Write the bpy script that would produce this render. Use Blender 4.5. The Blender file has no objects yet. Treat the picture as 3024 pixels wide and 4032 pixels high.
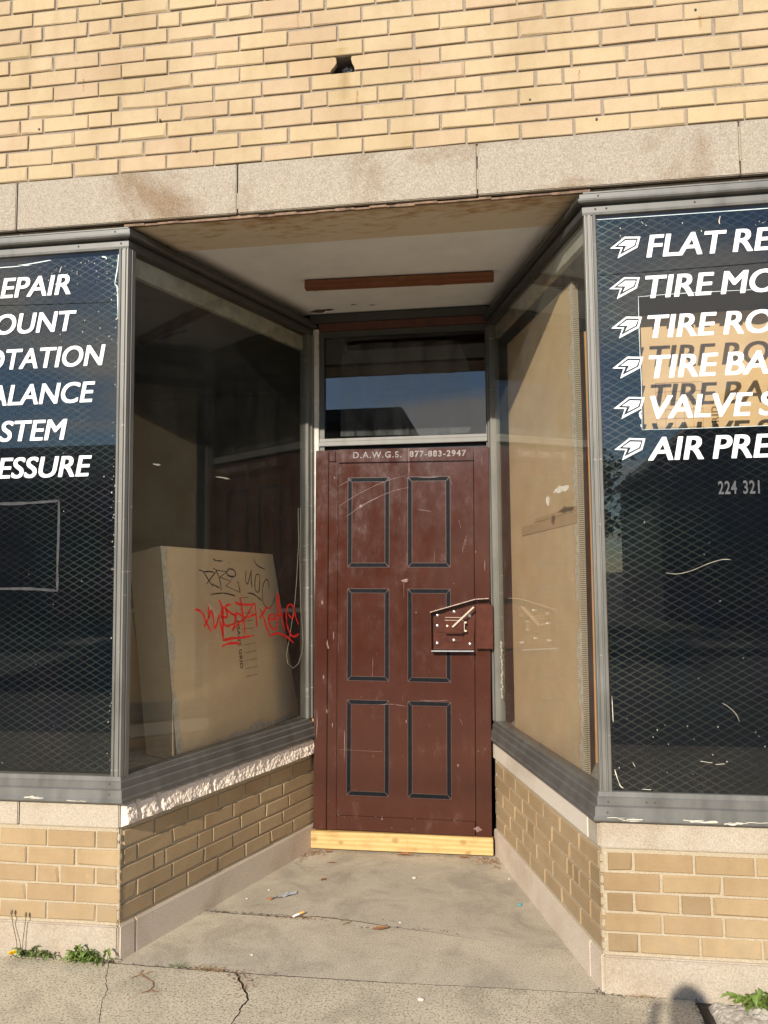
import bpy, bmesh, math, random
from mathutils import Vector, Matrix, noise as mnoise
random.seed(7)
sc = bpy.context.scene
COL = sc.collection
rad = math.radians

# ------------------------------------------------------------------ camera, sky, sun, exposure
cd = bpy.data.cameras.new('camera')
cam = bpy.data.objects.new('camera', cd); COL.objects.link(cam)
cd.sensor_fit = 'VERTICAL'; cd.sensor_height = 36.0; cd.lens = 28.43
cd.clip_start = 0.02; cd.clip_end = 3000
_r = Vector((0.98903, 0.14744, -0.00883)); _u = Vector((0.01958, -0.07162, 0.99724)); _f = Vector((-0.14640, 0.98647, 0.07372))
_m = Matrix((_r, _u, -_f)).transposed().to_4x4(); _m.translation = (0.585, -3.017, 1.472)
cam.matrix_world = _m
sc.camera = cam

TO_SUN = Vector((-0.200, -1.0, 0.476)).normalized()
SUN_EL = math.asin(TO_SUN.z); SUN_AZ = math.atan2(TO_SUN.x, TO_SUN.y)
sd = bpy.data.lights.new('sun', 'SUN'); sd.energy = 4.4; sd.angle = rad(0.53); sd.color = (1.0, 0.92, 0.80)
sun = bpy.data.objects.new('sun', sd); COL.objects.link(sun)
sun.rotation_euler = (-TO_SUN).to_track_quat('-Z', 'Y').to_euler(); sun.location = (-6, -30, 16)

world = bpy.data.worlds.new('World'); sc.world = world; world.use_nodes = True
wn = world.node_tree; wn.nodes.clear()
def wnode(t): return wn.nodes.new(t)
sky = wnode('ShaderNodeTexSky'); sky.sky_type = 'NISHITA'; sky.sun_disc = False
sky.sun_elevation = SUN_EL; sky.sun_rotation = SUN_AZ; sky.air_density = 1.0; sky.dust_density = 0.15; sky.ozone_density = 1.6
tc = wnode('ShaderNodeTexCoord'); sep = wnode('ShaderNodeSeparateXYZ'); wn.links.new(tc.outputs['Generated'], sep.inputs[0])
zz = wnode('ShaderNodeMath'); zz.operation = 'MAXIMUM'; zz.inputs[1].default_value = 0.02; wn.links.new(sep.outputs['Z'], zz.inputs[0])
za = wnode('ShaderNodeMath'); za.operation = 'ADD'; za.inputs[1].default_value = 0.12; wn.links.new(zz.outputs[0], za.inputs[0])
dx = wnode('ShaderNodeMath'); dx.operation = 'DIVIDE'; wn.links.new(sep.outputs['X'], dx.inputs[0]); wn.links.new(za.outputs[0], dx.inputs[1])
dy = wnode('ShaderNodeMath'); dy.operation = 'DIVIDE'; wn.links.new(sep.outputs['Y'], dy.inputs[0]); wn.links.new(za.outputs[0], dy.inputs[1])
cmb = wnode('ShaderNodeCombineXYZ'); wn.links.new(dx.outputs[0], cmb.inputs[0]); wn.links.new(dy.outputs[0], cmb.inputs[1])
cn = wnode('ShaderNodeTexNoise'); cn.inputs['Scale'].default_value = 0.95; cn.inputs['Detail'].default_value = 9; cn.inputs['Roughness'].default_value = 0.58; cn.inputs['Distortion'].default_value = 0.3
wn.links.new(cmb.outputs[0], cn.inputs['Vector'])
cr = wnode('ShaderNodeValToRGB'); cr.color_ramp.elements[0].position = 0.50; cr.color_ramp.elements[1].position = 0.67
cr.color_ramp.elements[0].color = (0, 0, 0, 1); cr.color_ramp.elements[1].color = (0.85, 0.85, 0.85, 1); _acc = cn.outputs['Fac']
for (px_, py_, rr_, am_) in ((-1.35, -1.75, 0.55, 0.20), (-1.15, -2.30, 0.30, 0.14), (0.60, -2.10, 0.45, 0.22), (0.95, -1.75, 0.40, 0.14), (-0.14, -3.22, 0.42, 0.32)):
    vd = wnode('ShaderNodeVectorMath'); vd.operation = 'DISTANCE'; wn.links.new(cmb.outputs[0], vd.inputs[0]); vd.inputs[1].default_value = (px_, py_, 0)
    mr = wnode('ShaderNodeMapRange'); mr.interpolation_type = 'SMOOTHSTEP'; wn.links.new(vd.outputs['Value'], mr.inputs[0]); mr.inputs[1].default_value = 0; mr.inputs[2].default_value = rr_; mr.inputs[3].default_value = am_; mr.inputs[4].default_value = 0
    ad = wnode('ShaderNodeMath'); ad.operation = 'ADD'; wn.links.new(_acc, ad.inputs[0]); wn.links.new(mr.outputs[0], ad.inputs[1]); _acc = ad.outputs[0]
wn.links.new(_acc, cr.inputs[0])
tint = wnode('ShaderNodeMix'); tint.data_type = 'RGBA'; tint.blend_type = 'MULTIPLY'; tint.inputs['Factor'].default_value = 1.0
wn.links.new(sky.outputs[0], tint.inputs['A']); tint.inputs['B'].default_value = (0.72, 0.85, 1.0, 1)
hs = wnode('ShaderNodeMix'); hs.data_type = 'RGBA'; wn.links.new(cr.outputs[0], hs.inputs['Factor']); wn.links.new(tint.outputs['Result'], hs.inputs['A'])
hs.inputs['B'].default_value = (10.5, 9.4, 8.4, 1)
bg = wnode('ShaderNodeBackground'); bg.inputs['Strength'].default_value = 0.125; wn.links.new(hs.outputs['Result'], bg.inputs['Color'])
wo = wnode('ShaderNodeOutputWorld'); wn.links.new(bg.outputs[0], wo.inputs[0])

sc.view_settings.view_transform = 'Standard'; sc.view_settings.look = 'None'
sc.view_settings.exposure = 0.45; sc.view_settings.gamma = 1.0
sc.cycles.max_bounces = 8; sc.cycles.transparent_max_bounces = 16

# ------------------------------------------------------------------ material helpers
class NT:
    def __init__(s, name):
        s.m = bpy.data.materials.new(name); s.m.use_nodes = True; s.t = s.m.node_tree
        s.b = s.t.nodes['Principled BSDF']; s.out = s.t.nodes['Material Output']
        s.tc = s.t.nodes.new('ShaderNodeTexCoord'); s.obj = s.tc.outputs['Object']
    def n(s, t, **k):
        q = s.t.nodes.new(t)
        for a, v in k.items(): setattr(q, a, v)
        return q
    def set(s, inp, v):
        if hasattr(v, 'is_linked') or hasattr(v, 'links'): s.t.links.new(v, inp)
        else:
            if isinstance(v, (tuple, list)) and len(v) == 3 and inp.type == 'RGBA': v = (*v, 1)
            inp.default_value = v
    def B(s, **k):
        for a, v in k.items(): s.set(s.b.inputs[a.replace('_', ' ')], v)
    def map(s, scale=(1, 1, 1), rot=(0, 0, 0), vec=None):
        q = s.n('ShaderNodeMapping'); s.set(q.inputs['Vector'], vec or s.obj); q.inputs['Scale'].default_value = scale; q.inputs['Rotation'].default_value = rot
        return q.outputs[0]
    def noise(s, scale, detail=4, rough=0.55, vec=None, dist=0.0):
        q = s.n('ShaderNodeTexNoise'); s.set(q.inputs['Vector'], vec or s.obj)
        q.inputs['Scale'].default_value = scale; q.inputs['Detail'].default_value = detail; q.inputs['Roughness'].default_value = rough; q.inputs['Distortion'].default_value = dist
        return q.outputs['Fac']
    def vor(s, scale, vec=None, feature='F1'):
        q = s.n('ShaderNodeTexVoronoi', feature=feature); s.set(q.inputs['Vector'], vec or s.obj); q.inputs['Scale'].default_value = scale
        return q
    def ramp(s, f, *stops, interp='LINEAR'):
        q = s.n('ShaderNodeValToRGB'); q.color_ramp.interpolation = interp; e = q.color_ramp.elements
        while len(e) < len(stops): e.new(0.5)
        for i, (p, c) in enumerate(stops):
            e[i].position = p
            if not isinstance(c, (tuple, list)): c = (c, c, c)
            e[i].color = (*c[:3], 1)
        s.set(q.inputs[0], f); return q.outputs[0]
    def mix(s, f, a, b, mode='MIX'):
        q = s.n('ShaderNodeMix', data_type='RGBA', blend_type=mode); s.set(q.inputs['Factor'], f)
        s.set(q.inputs['A'], a); s.set(q.inputs['B'], b); return q.outputs['Result']
    def math(s, op, a, b=None, c=None):
        q = s.n('ShaderNodeMath', operation=op); s.set(q.inputs[0], a)
        if b is not None: s.set(q.inputs[1], b)
        if c is not None: s.set(q.inputs[2], c)
        return q.outputs[0]
    def xyz(s, vec=None):
        q = s.n('ShaderNodeSeparateXYZ'); s.set(q.inputs[0], vec or s.obj); return q.outputs
    def attr(s, name='tint'):
        q = s.n('ShaderNodeAttribute', attribute_name=name); return q.outputs['Color']
    def bump(s, h, strength=0.3, dist=0.01, normal=None):
        q = s.n('ShaderNodeBump'); q.inputs['Strength'].default_value = strength; q.inputs['Distance'].default_value = dist
        s.set(q.inputs['Height'], h)
        if normal is not None: s.set(q.inputs['Normal'], normal)
        return q.outputs[0]

def simple(name, col, rough=0.6, metal=0.0, var=0.15, scale=30, bump=0.0, bscale=200, spec=0.5):
    k = NT(name); c2 = tuple(c * (1 - var) for c in col); c3 = tuple(min(1, c * (1 + var)) for c in col)
    k.B(Base_Color=k.ramp(k.noise(scale, 5), (0.3, c2), (0.7, c3)), Roughness=rough, Metallic=metal)
    k.b.inputs['Specular IOR Level'].default_value = spec
    if bump: k.B(Normal=k.bump(k.noise(bscale, 4), bump, 0.004))
    return k.m

M = {}
# bricks: colour of each brick comes from the 'tint' attribute, with speckle and wear
def brick_mat(name, stain):
    k = NT(name); t = k.mix(1.0, k.attr(), (0.972, 0.946, 0.95), 'MULTIPLY')
    f = k.noise(340, 3, 0.7); c = k.mix(k.ramp(f, (0.35, 0.0), (0.75, 0.5)), t, k.mix(1.0, t, (0.80, 0.74, 0.66), 'MULTIPLY'))
    blot = k.noise(22, 6, 0.6); c = k.mix(k.ramp(blot, (0.45, 0.0), (0.75, 0.35)), c, k.mix(1.0, c, (0.86, 0.78, 0.68), 'MULTIPLY'))
    sp = k.vor(190).outputs['Distance']; c = k.mix(k.math('MULTIPLY', k.ramp(sp, (0.08, 0.75), (0.19, 0.0)), k.ramp(k.noise(14, 3), (0.45, 0.1), (0.6, 1.0))), c, (0.17, 0.105, 0.05))
    soot = k.noise(1.7, 6, 0.65, vec=k.map((1, 1, 0.6))); c = k.mix(k.ramp(soot, (0.44, 0.0), (0.68, 0.70)), c, k.mix(1.0, c, (0.74, 0.68, 0.60), 'MULTIPLY'))
    run = k.noise(9, 4, 0.6, vec=k.map((1, 1, 0.10))); c = k.mix(k.ramp(run, (0.54, 0.0), (0.72, 0.30)), c, k.mix(1.0, c, (0.78, 0.72, 0.64), 'MULTIPLY'))
    if not stain:
        Zs = k.xyz(); lo_ = k.math('SUBTRACT', 1.0, k.math('DIVIDE', k.math('SUBTRACT', Zs['Z'], 0.12), 0.20)); sl = k.math('MULTIPLY', k.math('MAXIMUM', lo_, 0.0), k.ramp(k.noise(18, 6, 0.7), (0.42, 0.0), (0.66, 0.7))); c = k.mix(sl, c, (0.30, 0.235, 0.155))
        wf = k.noise(12, 6, 0.7); c = k.mix(k.ramp(wf, (0.64, 0.0), (0.74, 0.30)), c, (0.58, 0.52, 0.42))
    if stain:   # rust and soot streaks under the pipe hole and a few old fixing holes
        X = k.xyz(); tot = None
        wob = k.math('MULTIPLY', k.math('SUBTRACT', k.noise(60, 3), 0.5), 0.02)
        for (x0, z1, ln, w, col, amt) in [(-0.005, 3.50, 0.18, 0.030, (0.24, 0.15, 0.05), 0.55), (0.045, 3.37, 0.09, 0.006, (0.30, 0.12, 0.04), 0.6), (-1.115, 3.535, 0.06, 0.007, (0.30, 0.15, 0.05), 0.7),
                                         (-0.195, 3.72, 0.10, 0.006, (0.34, 0.16, 0.06), 0.5), (0.295, 3.47, 0.09, 0.005, (0.34, 0.14, 0.06), 0.6), (0.90, 3.365, 0.06, 0.004, (0.34, 0.12, 0.06), 0.7), (1.345, 3.53, 0.06, 0.008, (0.36, 0.16, 0.05), 0.7), (-0.02, 3.553, 0.035, 0.035, (0.34, 0.22, 0.08), 0.5)]:
            d = k.math('ABSOLUTE', k.math('SUBTRACT', k.math('ADD', X['X'], wob), x0))
            a = k.math('SUBTRACT', 1.0, k.math('DIVIDE', d, w)); a = k.math('MAXIMUM', a, 0.0)
            g = k.math('DIVIDE', k.math('SUBTRACT', X['Z'], z1 - ln), ln)
            g = k.math('MULTIPLY', k.math('GREATER_THAN', k.math('SUBTRACT', z1, X['Z']), 0.0), k.math('MAXIMUM', g, 0.0))
            c = k.mix(k.math('MULTIPLY', k.math('MULTIPLY', a, k.math('POWER', g, 0.6)), amt * 1.4), c, col)
    k.B(Base_Color=c, Roughness=0.82, Normal=k.bump(k.math('ADD', k.math('MULTIPLY', f, 0.5), k.noise(90, 4)), 0.35, 0.003))
    k.b.inputs['Specular IOR Level'].default_value = 0.25
    return k.m
M['brick'] = brick_mat('buff brick', True)
M['brick2'] = brick_mat('tan brick', False)
def mortar(name, a, b):
    k = NT(name); f = k.noise(160, 5, 0.7)
    k.B(Base_Color=k.ramp(f, (0.3, a), (0.7, b)), Roughness=0.95, Normal=k.bump(f, 0.6, 0.006)); return k.m
M['mortar'] = mortar('raked grey mortar', (0.22, 0.18, 0.135), (0.37, 0.305, 0.235))
M['mortar2'] = mortar('cream repointed mortar', (0.33, 0.265, 0.175), (0.54, 0.45, 0.315))
M['joint'] = mortar('dark open joint', (0.05, 0.038, 0.03), (0.12, 0.09, 0.07))
def limestone(name, base, dark, lightc, patch=0.5, bs=0.35):
    k = NT(name); f = k.noise(210, 4, 0.72); g = k.noise(70, 5, 0.6)
    c = k.ramp(f, (0.33, dark), (0.52, base), (0.72, lightc))
    p = k.noise(3.2, 5, 0.6, dist=0.4); c = k.mix(k.ramp(p, (0.48, 0.0), (0.68, patch)), c, k.mix(1.0, c, (0.66, 0.56, 0.46), 'MULTIPLY'))
    p2 = k.noise(9, 4); c = k.mix(k.ramp(p2, (0.5, 0.0), (0.7, 0.25)), c, k.mix(1.0, c, (1.1, 1.06, 1.0), 'MULTIPLY'))
    k.B(Base_Color=c, Roughness=0.9, Normal=k.bump(k.math('ADD', f, k.math('MULTIPLY', g, 0.6)), bs, 0.004)); k.b.inputs['Specular IOR Level'].default_value = 0.2
    return k.m
M['lintel'] = limestone('grey limestone', (0.375, 0.32, 0.25), (0.24, 0.20, 0.155), (0.51, 0.45, 0.365), 1.0)
M['sill'] = limestone('pinkish limestone', (0.44, 0.375, 0.29), (0.33, 0.275, 0.21), (0.54, 0.475, 0.38), 0.5)
M['paleStone'] = limestone('pale worn limestone', (0.66, 0.58, 0.48), (0.55, 0.48, 0.39), (0.76, 0.68, 0.58), 0.35, 0.25)
M['paleBase'] = limestone('pale rendered base', (0.58, 0.49, 0.39), (0.46, 0.38, 0.30), (0.68, 0.59, 0.48), 0.45, 0.3)
M['base'] = limestone('concrete base', (0.42, 0.355, 0.275), (0.31, 0.26, 0.20), (0.53, 0.465, 0.37), 0.45, 0.3)
# frames
def frame_mat(name, base, chips):
    k = NT(name); st = k.noise(14, 5, 0.6, vec=k.map((1, 1, 0.25)))
    c = k.ramp(st, (0.3, tuple(b * 0.8 for b in base)), (0.7, tuple(b * 1.2 for b in base)))
    ch = k.noise(26, 7, 0.68, vec=k.map((0.35, 0.35, 2.2)))
    c = k.mix(k.ramp(ch, (chips, 0.0), (chips + 0.03, 0.8)), c, (0.50, 0.47, 0.40))
    k.B(Base_Color=c, Roughness=k.ramp(st, (0.3, 0.38), (0.7, 0.6)), Metallic=0.25); return k.m
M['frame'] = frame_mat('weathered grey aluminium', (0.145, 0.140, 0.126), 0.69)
M['frameshade'] = frame_mat('aluminium darkened for shade', (0.070, 0.066, 0.058), 0.71)  # recess frames: darker copy of the frame colour, shade painted in
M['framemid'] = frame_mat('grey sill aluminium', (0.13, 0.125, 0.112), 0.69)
M['post'] = frame_mat('worn aluminium post', (0.165, 0.158, 0.138), 0.64)
M['trim'] = simple('chalky white trim', (0.55, 0.52, 0.46), 0.7, 0, 0.2, 18)
M['redwood'] = simple('red brown painted wood', (0.10, 0.035, 0.02), 0.6, 0, 0.3, 20)
M['rustwood'] = simple('rusty stained jamb wood', (0.42, 0.24, 0.11), 0.7, 0, 0.35, 12)
k = NT('rusted painted steel'); f = k.noise(20, 7, 0.68, vec=k.map((0.55, 1.6, 1))); g = k.noise(4, 3)
ye = k.math('MULTIPLY', k.math('SUBTRACT', 0.15, k.xyz()['Y']), 0.9)
c = k.ramp(k.math('ADD', k.math('ADD', f, k.math('MULTIPLY', k.math('SUBTRACT', g, 0.5), 0.35)), ye), (0.50, (0.60, 0.50, 0.375)), (0.62, (0.50, 0.36, 0.215)), (0.80, (0.27, 0.13, 0.055)))
k.B(Base_Color=c, Roughness=0.8, Normal=k.bump(f, 0.3, 0.004)); M['rust'] = k.m
M['rustedge'] = simple('bare rust edge', (0.20, 0.125, 0.08), 0.85, 0, 0.5, 30)
k = NT('aged plaster'); f = k.noise(5, 6, 0.6); sp = k.noise(46, 6, 0.7)
c = k.ramp(f, (0.3, (0.70, 0.69, 0.67)), (0.7, (0.80, 0.79, 0.77))); c = k.mix(k.ramp(sp, (0.70, 0.0), (0.74, 0.6)), c, (0.20, 0.17, 0.13))
k.B(Base_Color=c, Roughness=0.85, Normal=k.bump(sp, 0.15, 0.004)); M['plaster'] = k.m
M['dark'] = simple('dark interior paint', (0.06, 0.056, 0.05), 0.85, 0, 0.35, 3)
M['black'] = simple('black hollow', (0.008, 0.008, 0.009), 0.6, 0, 0.3, 10)
k = NT('black crumpled plastic'); k.B(Base_Color=(0.012, 0.013, 0.017), Roughness=0.3, Normal=k.bump(k.noise(60, 4), 1.0, 0.02)); M['pipe'] = k.m
M['ledge'] = simple('dusty display ledge', (0.33, 0.31, 0.25), 0.9, 0, 0.3, 15, 0.3)
# door paint: gloss brown, scuffs and scratches
k = NT('glossy brown door paint'); base = k.ramp(k.noise(6, 4), (0.3, (0.050, 0.0148, 0.0085)), (0.7, (0.063, 0.0190, 0.0110)))
s1 = k.noise(11, 8, 0.72, vec=k.map((1, 1, 0.55))); sc1 = k.ramp(s1, (0.56, 0.0), (0.82, 0.22))
s2 = k.noise(7, 3, 0.5, vec=k.map((9, 1, 0.35), (0, rad(64), 0))); sc2 = k.ramp(s2, (0.69, 0.0), (0.72, 0.6))
s3 = k.noise(55, 4, 0.6, vec=k.map((1, 1, 0.4))); sc3 = k.ramp(s3, (0.705, 0.0), (0.735, 0.75))
c = k.mix(sc1, base, (0.26, 0.15, 0.125)); c = k.mix(k.math('MULTIPLY', sc2, k.ramp(k.noise(2.5, 2), (0.45, 0.0), (0.6, 1.0))), c, (0.42, 0.33, 0.30)); c = k.mix(sc3, c, (0.45, 0.33, 0.30))
k.B(Base_Color=c, Roughness=k.ramp(s1, (0.35, 0.12), (0.75, 0.32)), Normal=k.bump(k.noise(4.5, 3), 0.06, 0.02)); M['door'] = k.m
M['scuff'] = simple('pale scuffed paint', (0.19, 0.11, 0.095), 0.45, 0, 0.5, 70)
M['doorlock'] = simple('gloss brown lock paint', (0.075, 0.023, 0.0135), 0.22, 0, 0.2, 25)
M['stencil'] = simple('black stencil paint', (0.008, 0.009, 0.011), 0.55, 0, 0.3, 40, spec=0.08)
M['halo'] = simple('grey overspray', (0.085, 0.050, 0.042), 0.4, 0, 0.3, 25)
M['bolt'] = simple('zinc bolt', (0.75, 0.77, 0.80), 0.28, 0.9, 0.1, 80)
M['lever'] = simple('cream lever steel', (0.66, 0.58, 0.46), 0.35, 0.3, 0.1, 80)
M['stamp'] = simple('grey stamped lettering', (0.20, 0.165, 0.155), 0.5, 0, 0.5, 60)
# wood
def wood(name, a, b, knot, ax=(0.6, 9, 9)):
    k = NT(name); v = k.map(ax); w = k.n('ShaderNodeTexWave', wave_type='BANDS', bands_direction='Z'); k.set(w.inputs['Vector'], v)
    w.inputs['Scale'].default_value = 1.6; w.inputs['Distortion'].default_value = 6; w.inputs['Detail'].default_value = 4; w.inputs['Detail Scale'].default_value = 1.2
    c = k.mix(w.outputs['Fac'], a, b); f = k.noise(120, 4, 0.6, vec=k.map((0.08, 1, 1))); c = k.mix(k.ramp(f, (0.45, 0.0), (0.75, 0.4)), c, tuple(x * 0.7 for x in a))
    if knot:
        X = k.xyz()
        for (x0, z0, r) in knot:
            d = k.math('SQRT', k.math('ADD', k.math('POWER', k.math('MULTIPLY', k.math('SUBTRACT', X['X'], x0), 0.75), 2.0), k.math('POWER', k.math('SUBTRACT', X['Z'], z0), 2.0)))
            d = k.math('ADD', d, k.math('MULTIPLY', k.math('SUBTRACT', k.noise(60, 2), 0.5), 0.008))
            c = k.mix(k.ramp(k.math('DIVIDE', d, r), (0.1, 0.9), (0.5, 0.35), (0.62, 0.75), (1.0, 0.0)), c, (0.26, 0.15, 0.045))
    dd = k.noise(16, 6, 0.65); c = k.mix(k.ramp(dd, (0.50, 0.0), (0.70, 0.5)), c, k.mix(1.0, c, (0.66, 0.58, 0.48), 'MULTIPLY'))
    k.B(Base_Color=c, Roughness=0.6, Normal=k.bump(f, 0.15, 0.003)); return k.m
M['pine'] = wood('fresh yellow pine', (0.50, 0.315, 0.11), (0.60, 0.415, 0.175), [(-0.445, 0.047, 0.016), (-0.30, 0.036, 0.013), (-0.01, 0.058, 0.017), (0.345, 0.062, 0.016), (0.37, 0.008, 0.014)])
M['batten'] = wood('aged reddish wood', (0.20, 0.068, 0.026), (0.25, 0.09, 0.034), [(0.02, 0.03, 0.014)])
# cardboard
def card(name, a, b):
    k = NT(name); f = k.noise(7, 5, 0.6); l = k.noise(60, 3, 0.5, vec=k.map((0.1, 0.1, 2)))
    c = k.ramp(f, (0.3, a), (0.7, b)); c = k.mix(k.ramp(l, (0.4, 0.0), (0.8, 0.2)), c, tuple(x * 0.75 for x in a))
    k.B(Base_Color=c, Roughness=0.85); k.b.inputs['Specular IOR Level'].default_value = 0.2; return k
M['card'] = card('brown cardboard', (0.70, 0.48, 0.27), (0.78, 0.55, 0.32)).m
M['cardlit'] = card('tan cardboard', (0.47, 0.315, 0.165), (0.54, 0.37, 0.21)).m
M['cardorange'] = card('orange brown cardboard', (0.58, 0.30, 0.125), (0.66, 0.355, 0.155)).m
k = NT('corrugated edge'); w = k.n('ShaderNodeTexWave', wave_type='BANDS', bands_direction='Z'); k.set(w.inputs['Vector'], k.obj); w.inputs['Scale'].default_value = 38; w.inputs['Distortion'].default_value = 1
k.B(Base_Color=k.ramp(w.outputs['Fac'], (0.25, (0.12, 0.085, 0.05)), (0.6, (0.46, 0.38, 0.27))), Roughness=0.9); M['cardedge'] = k.m
M['peel'] = simple('peeled paper backing', (0.50, 0.44, 0.36), 0.9, 0, 0.25, 25)
M['print'] = simple('brown printed ink', (0.17, 0.095, 0.05), 0.8, 0, 0.2, 60)
# glass: clear mirror-like pane with a film of dust
def glass(name, dirt, col=(0.55, 0.55, 0.48), r0=0.034, streak=True, tint=(0.975, 0.985, 0.97)):
    k = NT(name); k.t.nodes.remove(k.b)
    g = k.n('ShaderNodeNewGeometry'); dt = k.n('ShaderNodeVectorMath', operation='DOT_PRODUCT'); k.set(dt.inputs[0], g.outputs['Normal']); k.set(dt.inputs[1], g.outputs['Incoming'])
    cs = k.math('ABSOLUTE', dt.outputs['Value']); fr = k.math('ADD', r0, k.math('MULTIPLY', 1 - r0, k.math('POWER', k.math('SUBTRACT', 1.0, cs), 5.0)))
    fr = k.math('MINIMUM', fr, 0.9)
    tr = k.n('ShaderNodeBsdfTransparent'); tr.inputs[0].default_value = (*tint, 1)
    gl = k.n('ShaderNodeBsdfGlossy'); gl.inputs['Roughness'].default_value = 0.0; gl.inputs['Color'].default_value = (1, 1, 1, 1)
    mx = k.n('ShaderNodeMixShader'); k.set(mx.inputs[0], fr); k.t.links.new(tr.outputs[0], mx.inputs[1]); k.t.links.new(gl.outputs[0], mx.inputs[2])
    df = k.n('ShaderNodeBsdfDiffuse'); df.inputs[0].default_value = (*col, 1)
    f = k.noise(5, 6, 0.6); v = k.noise(22, 4, 0.65, vec=k.map((1, 1, 0.12))); sp = k.noise(90, 3, 0.6)
    a = k.math('MULTIPLY', k.ramp(f, (0.3, 0.45), (0.75, 1.25)), k.ramp(v, (0.3, 0.6), (0.8, 1.4)))
    a = k.math('MULTIPLY', a, dirt); a = k.math('ADD', a, k.ramp(sp, (0.76, 0.0), (0.79, 0.25 if streak else 0.0)))
    m2 = k.n('ShaderNodeMixShader'); k.set(m2.inputs[0], a); k.t.links.new(mx.outputs[0], m2.inputs[1]); k.t.links.new(df.outputs[0], m2.inputs[2])
    k.t.links.new(m2.outputs[0], k.out.inputs[0]); return k.m
M['glassL'] = glass('dusty glass', 0.022)
M['glassR'] = glass('dusty sunlit glass', 0.045)
M['glassF'] = glass('clear shop glass', 0.002, streak=False, r0=0.027)
M['glassT'] = glass('dark transom glass', 0.006, streak=False, r0=0.05, tint=(0.6, 0.63, 0.66))
k = NT('whitewash smear'); k.t.nodes.remove(k.b); v = k.noise(16, 6, 0.7, vec=k.map((1, 1, 0.16)), dist=0.6)
df = k.n('ShaderNodeBsdfDiffuse'); df.inputs[0].default_value = (0.5, 0.52, 0.5, 1); tr = k.n('ShaderNodeBsdfTransparent'); mx = k.n('ShaderNodeMixShader')
k.set(mx.inputs[0], k.ramp(v, (0.40, 0.03), (0.62, 0.13))); k.t.links.new(tr.outputs[0], mx.inputs[1]); k.t.links.new(df.outputs[0], mx.inputs[2]); k.t.links.new(mx.outputs[0], k.out.inputs[0]); M['smear'] = k.m
# dark window film with a holographic diamond lattice of metallic lines
k = NT('dark lattice film'); X = k.xyz()
a_ = k.math('DIVIDE', X['X'], 0.051); b_ = k.math('ADD', k.math('DIVIDE', X['Z'], 0.028), k.math('MULTIPLY', k.noise(2.2, 3), 0.5))
msk = None
for op in ('ADD', 'SUBTRACT'):
    u = k.math('FRACT', k.math(op, a_, b_)); d = k.math('ABSOLUTE', k.math('SUBTRACT', u, 0.5))
    l = k.ramp(k.math('ABSOLUTE', k.math('SUBTRACT', d, 0.055)), (0.010, 1.0), (0.022, 0.0)); msk = l if msk is None else k.math('MAXIMUM', msk, l)
hue = k.noise(3.0, 3, 0.5, vec=k.map((1.5, 1, 0.9))); rib = k.n('ShaderNodeTexWave', wave_type='BANDS', bands_direction='X'); k.set(rib.inputs['Vector'], k.obj); rib.inputs['Scale'].default_value = 55; rib.inputs['Distortion'].default_value = 0.5
lc = k.ramp(hue, (0.35, (0.11, 0.185, 0.18)), (0.5, (0.17, 0.20, 0.145)), (0.62, (0.195, 0.165, 0.175)), (0.7, (0.13, 0.15, 0.21)))
ax_ = k.math('SUBTRACT', k.math('ABSOLUTE', X['X']), 0.95); edge = k.ramp(ax_, (0.0, 1.0), (0.16, 0.62), (0.42, 0.26)); wear_glint = k.math('MULTIPLY', k.ramp(k.noise(2.6, 5, 0.6), (0.38, 0.05), (0.66, 1.0)), edge); msk2 = k.math('MULTIPLY', msk, wear_glint)  # sun sparkle painted in: lattice brighter towards the posts, times random wear
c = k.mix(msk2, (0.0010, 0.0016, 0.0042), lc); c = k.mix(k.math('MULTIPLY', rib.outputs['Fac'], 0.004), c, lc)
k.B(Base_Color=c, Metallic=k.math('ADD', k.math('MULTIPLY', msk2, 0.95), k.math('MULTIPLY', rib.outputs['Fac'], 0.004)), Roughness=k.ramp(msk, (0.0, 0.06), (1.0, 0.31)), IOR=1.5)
hg = k.n('ShaderNodeBsdfGlossy'); k.set(hg.inputs['Color'], k.mix(0.5, lc, (0.9, 1.0, 0.95))); hg.inputs['Roughness'].default_value = 0.27
hm = k.n('ShaderNodeMixShader'); k.set(hm.inputs[0], k.math('MULTIPLY', k.math('POWER', rib.outputs['Fac'], 2.0), 0.035)); k.t.links.new(k.b.outputs[0], hm.inputs[1]); k.t.links.new(hg.outputs[0], hm.inputs[2]); k.t.links.new(hm.outputs[0], k.out.inputs[0])
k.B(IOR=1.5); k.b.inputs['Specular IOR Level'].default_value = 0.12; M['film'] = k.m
M['filmedge'] = simple('white torn film edge', (0.78, 0.86, 0.90), 0.5, 0, 0.2, 60)
k = NT('white vinyl'); k.B(Base_Color=(0.86, 0.85, 0.84), Roughness=0.45); M['vinyl'] = k.m
M['greyvinyl'] = simple('grey ghost lettering', (0.075, 0.075, 0.075), 0.6, 0, 0.4, 60)
M['tape'] = simple('grey tape residue', (0.032, 0.032, 0.032), 0.7, 0, 0.6, 40)
M['redpaint'] = simple('red marker', (0.62, 0.018, 0.014), 0.4, 0, 0.25, 50)
M['blackmarker'] = simple('black marker', (0.02, 0.016, 0.016), 0.4, 0, 0.2, 50)
M['flake'] = simple('pale paint flakes', (0.62, 0.56, 0.44), 0.8, 0, 0.2, 60)
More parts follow.
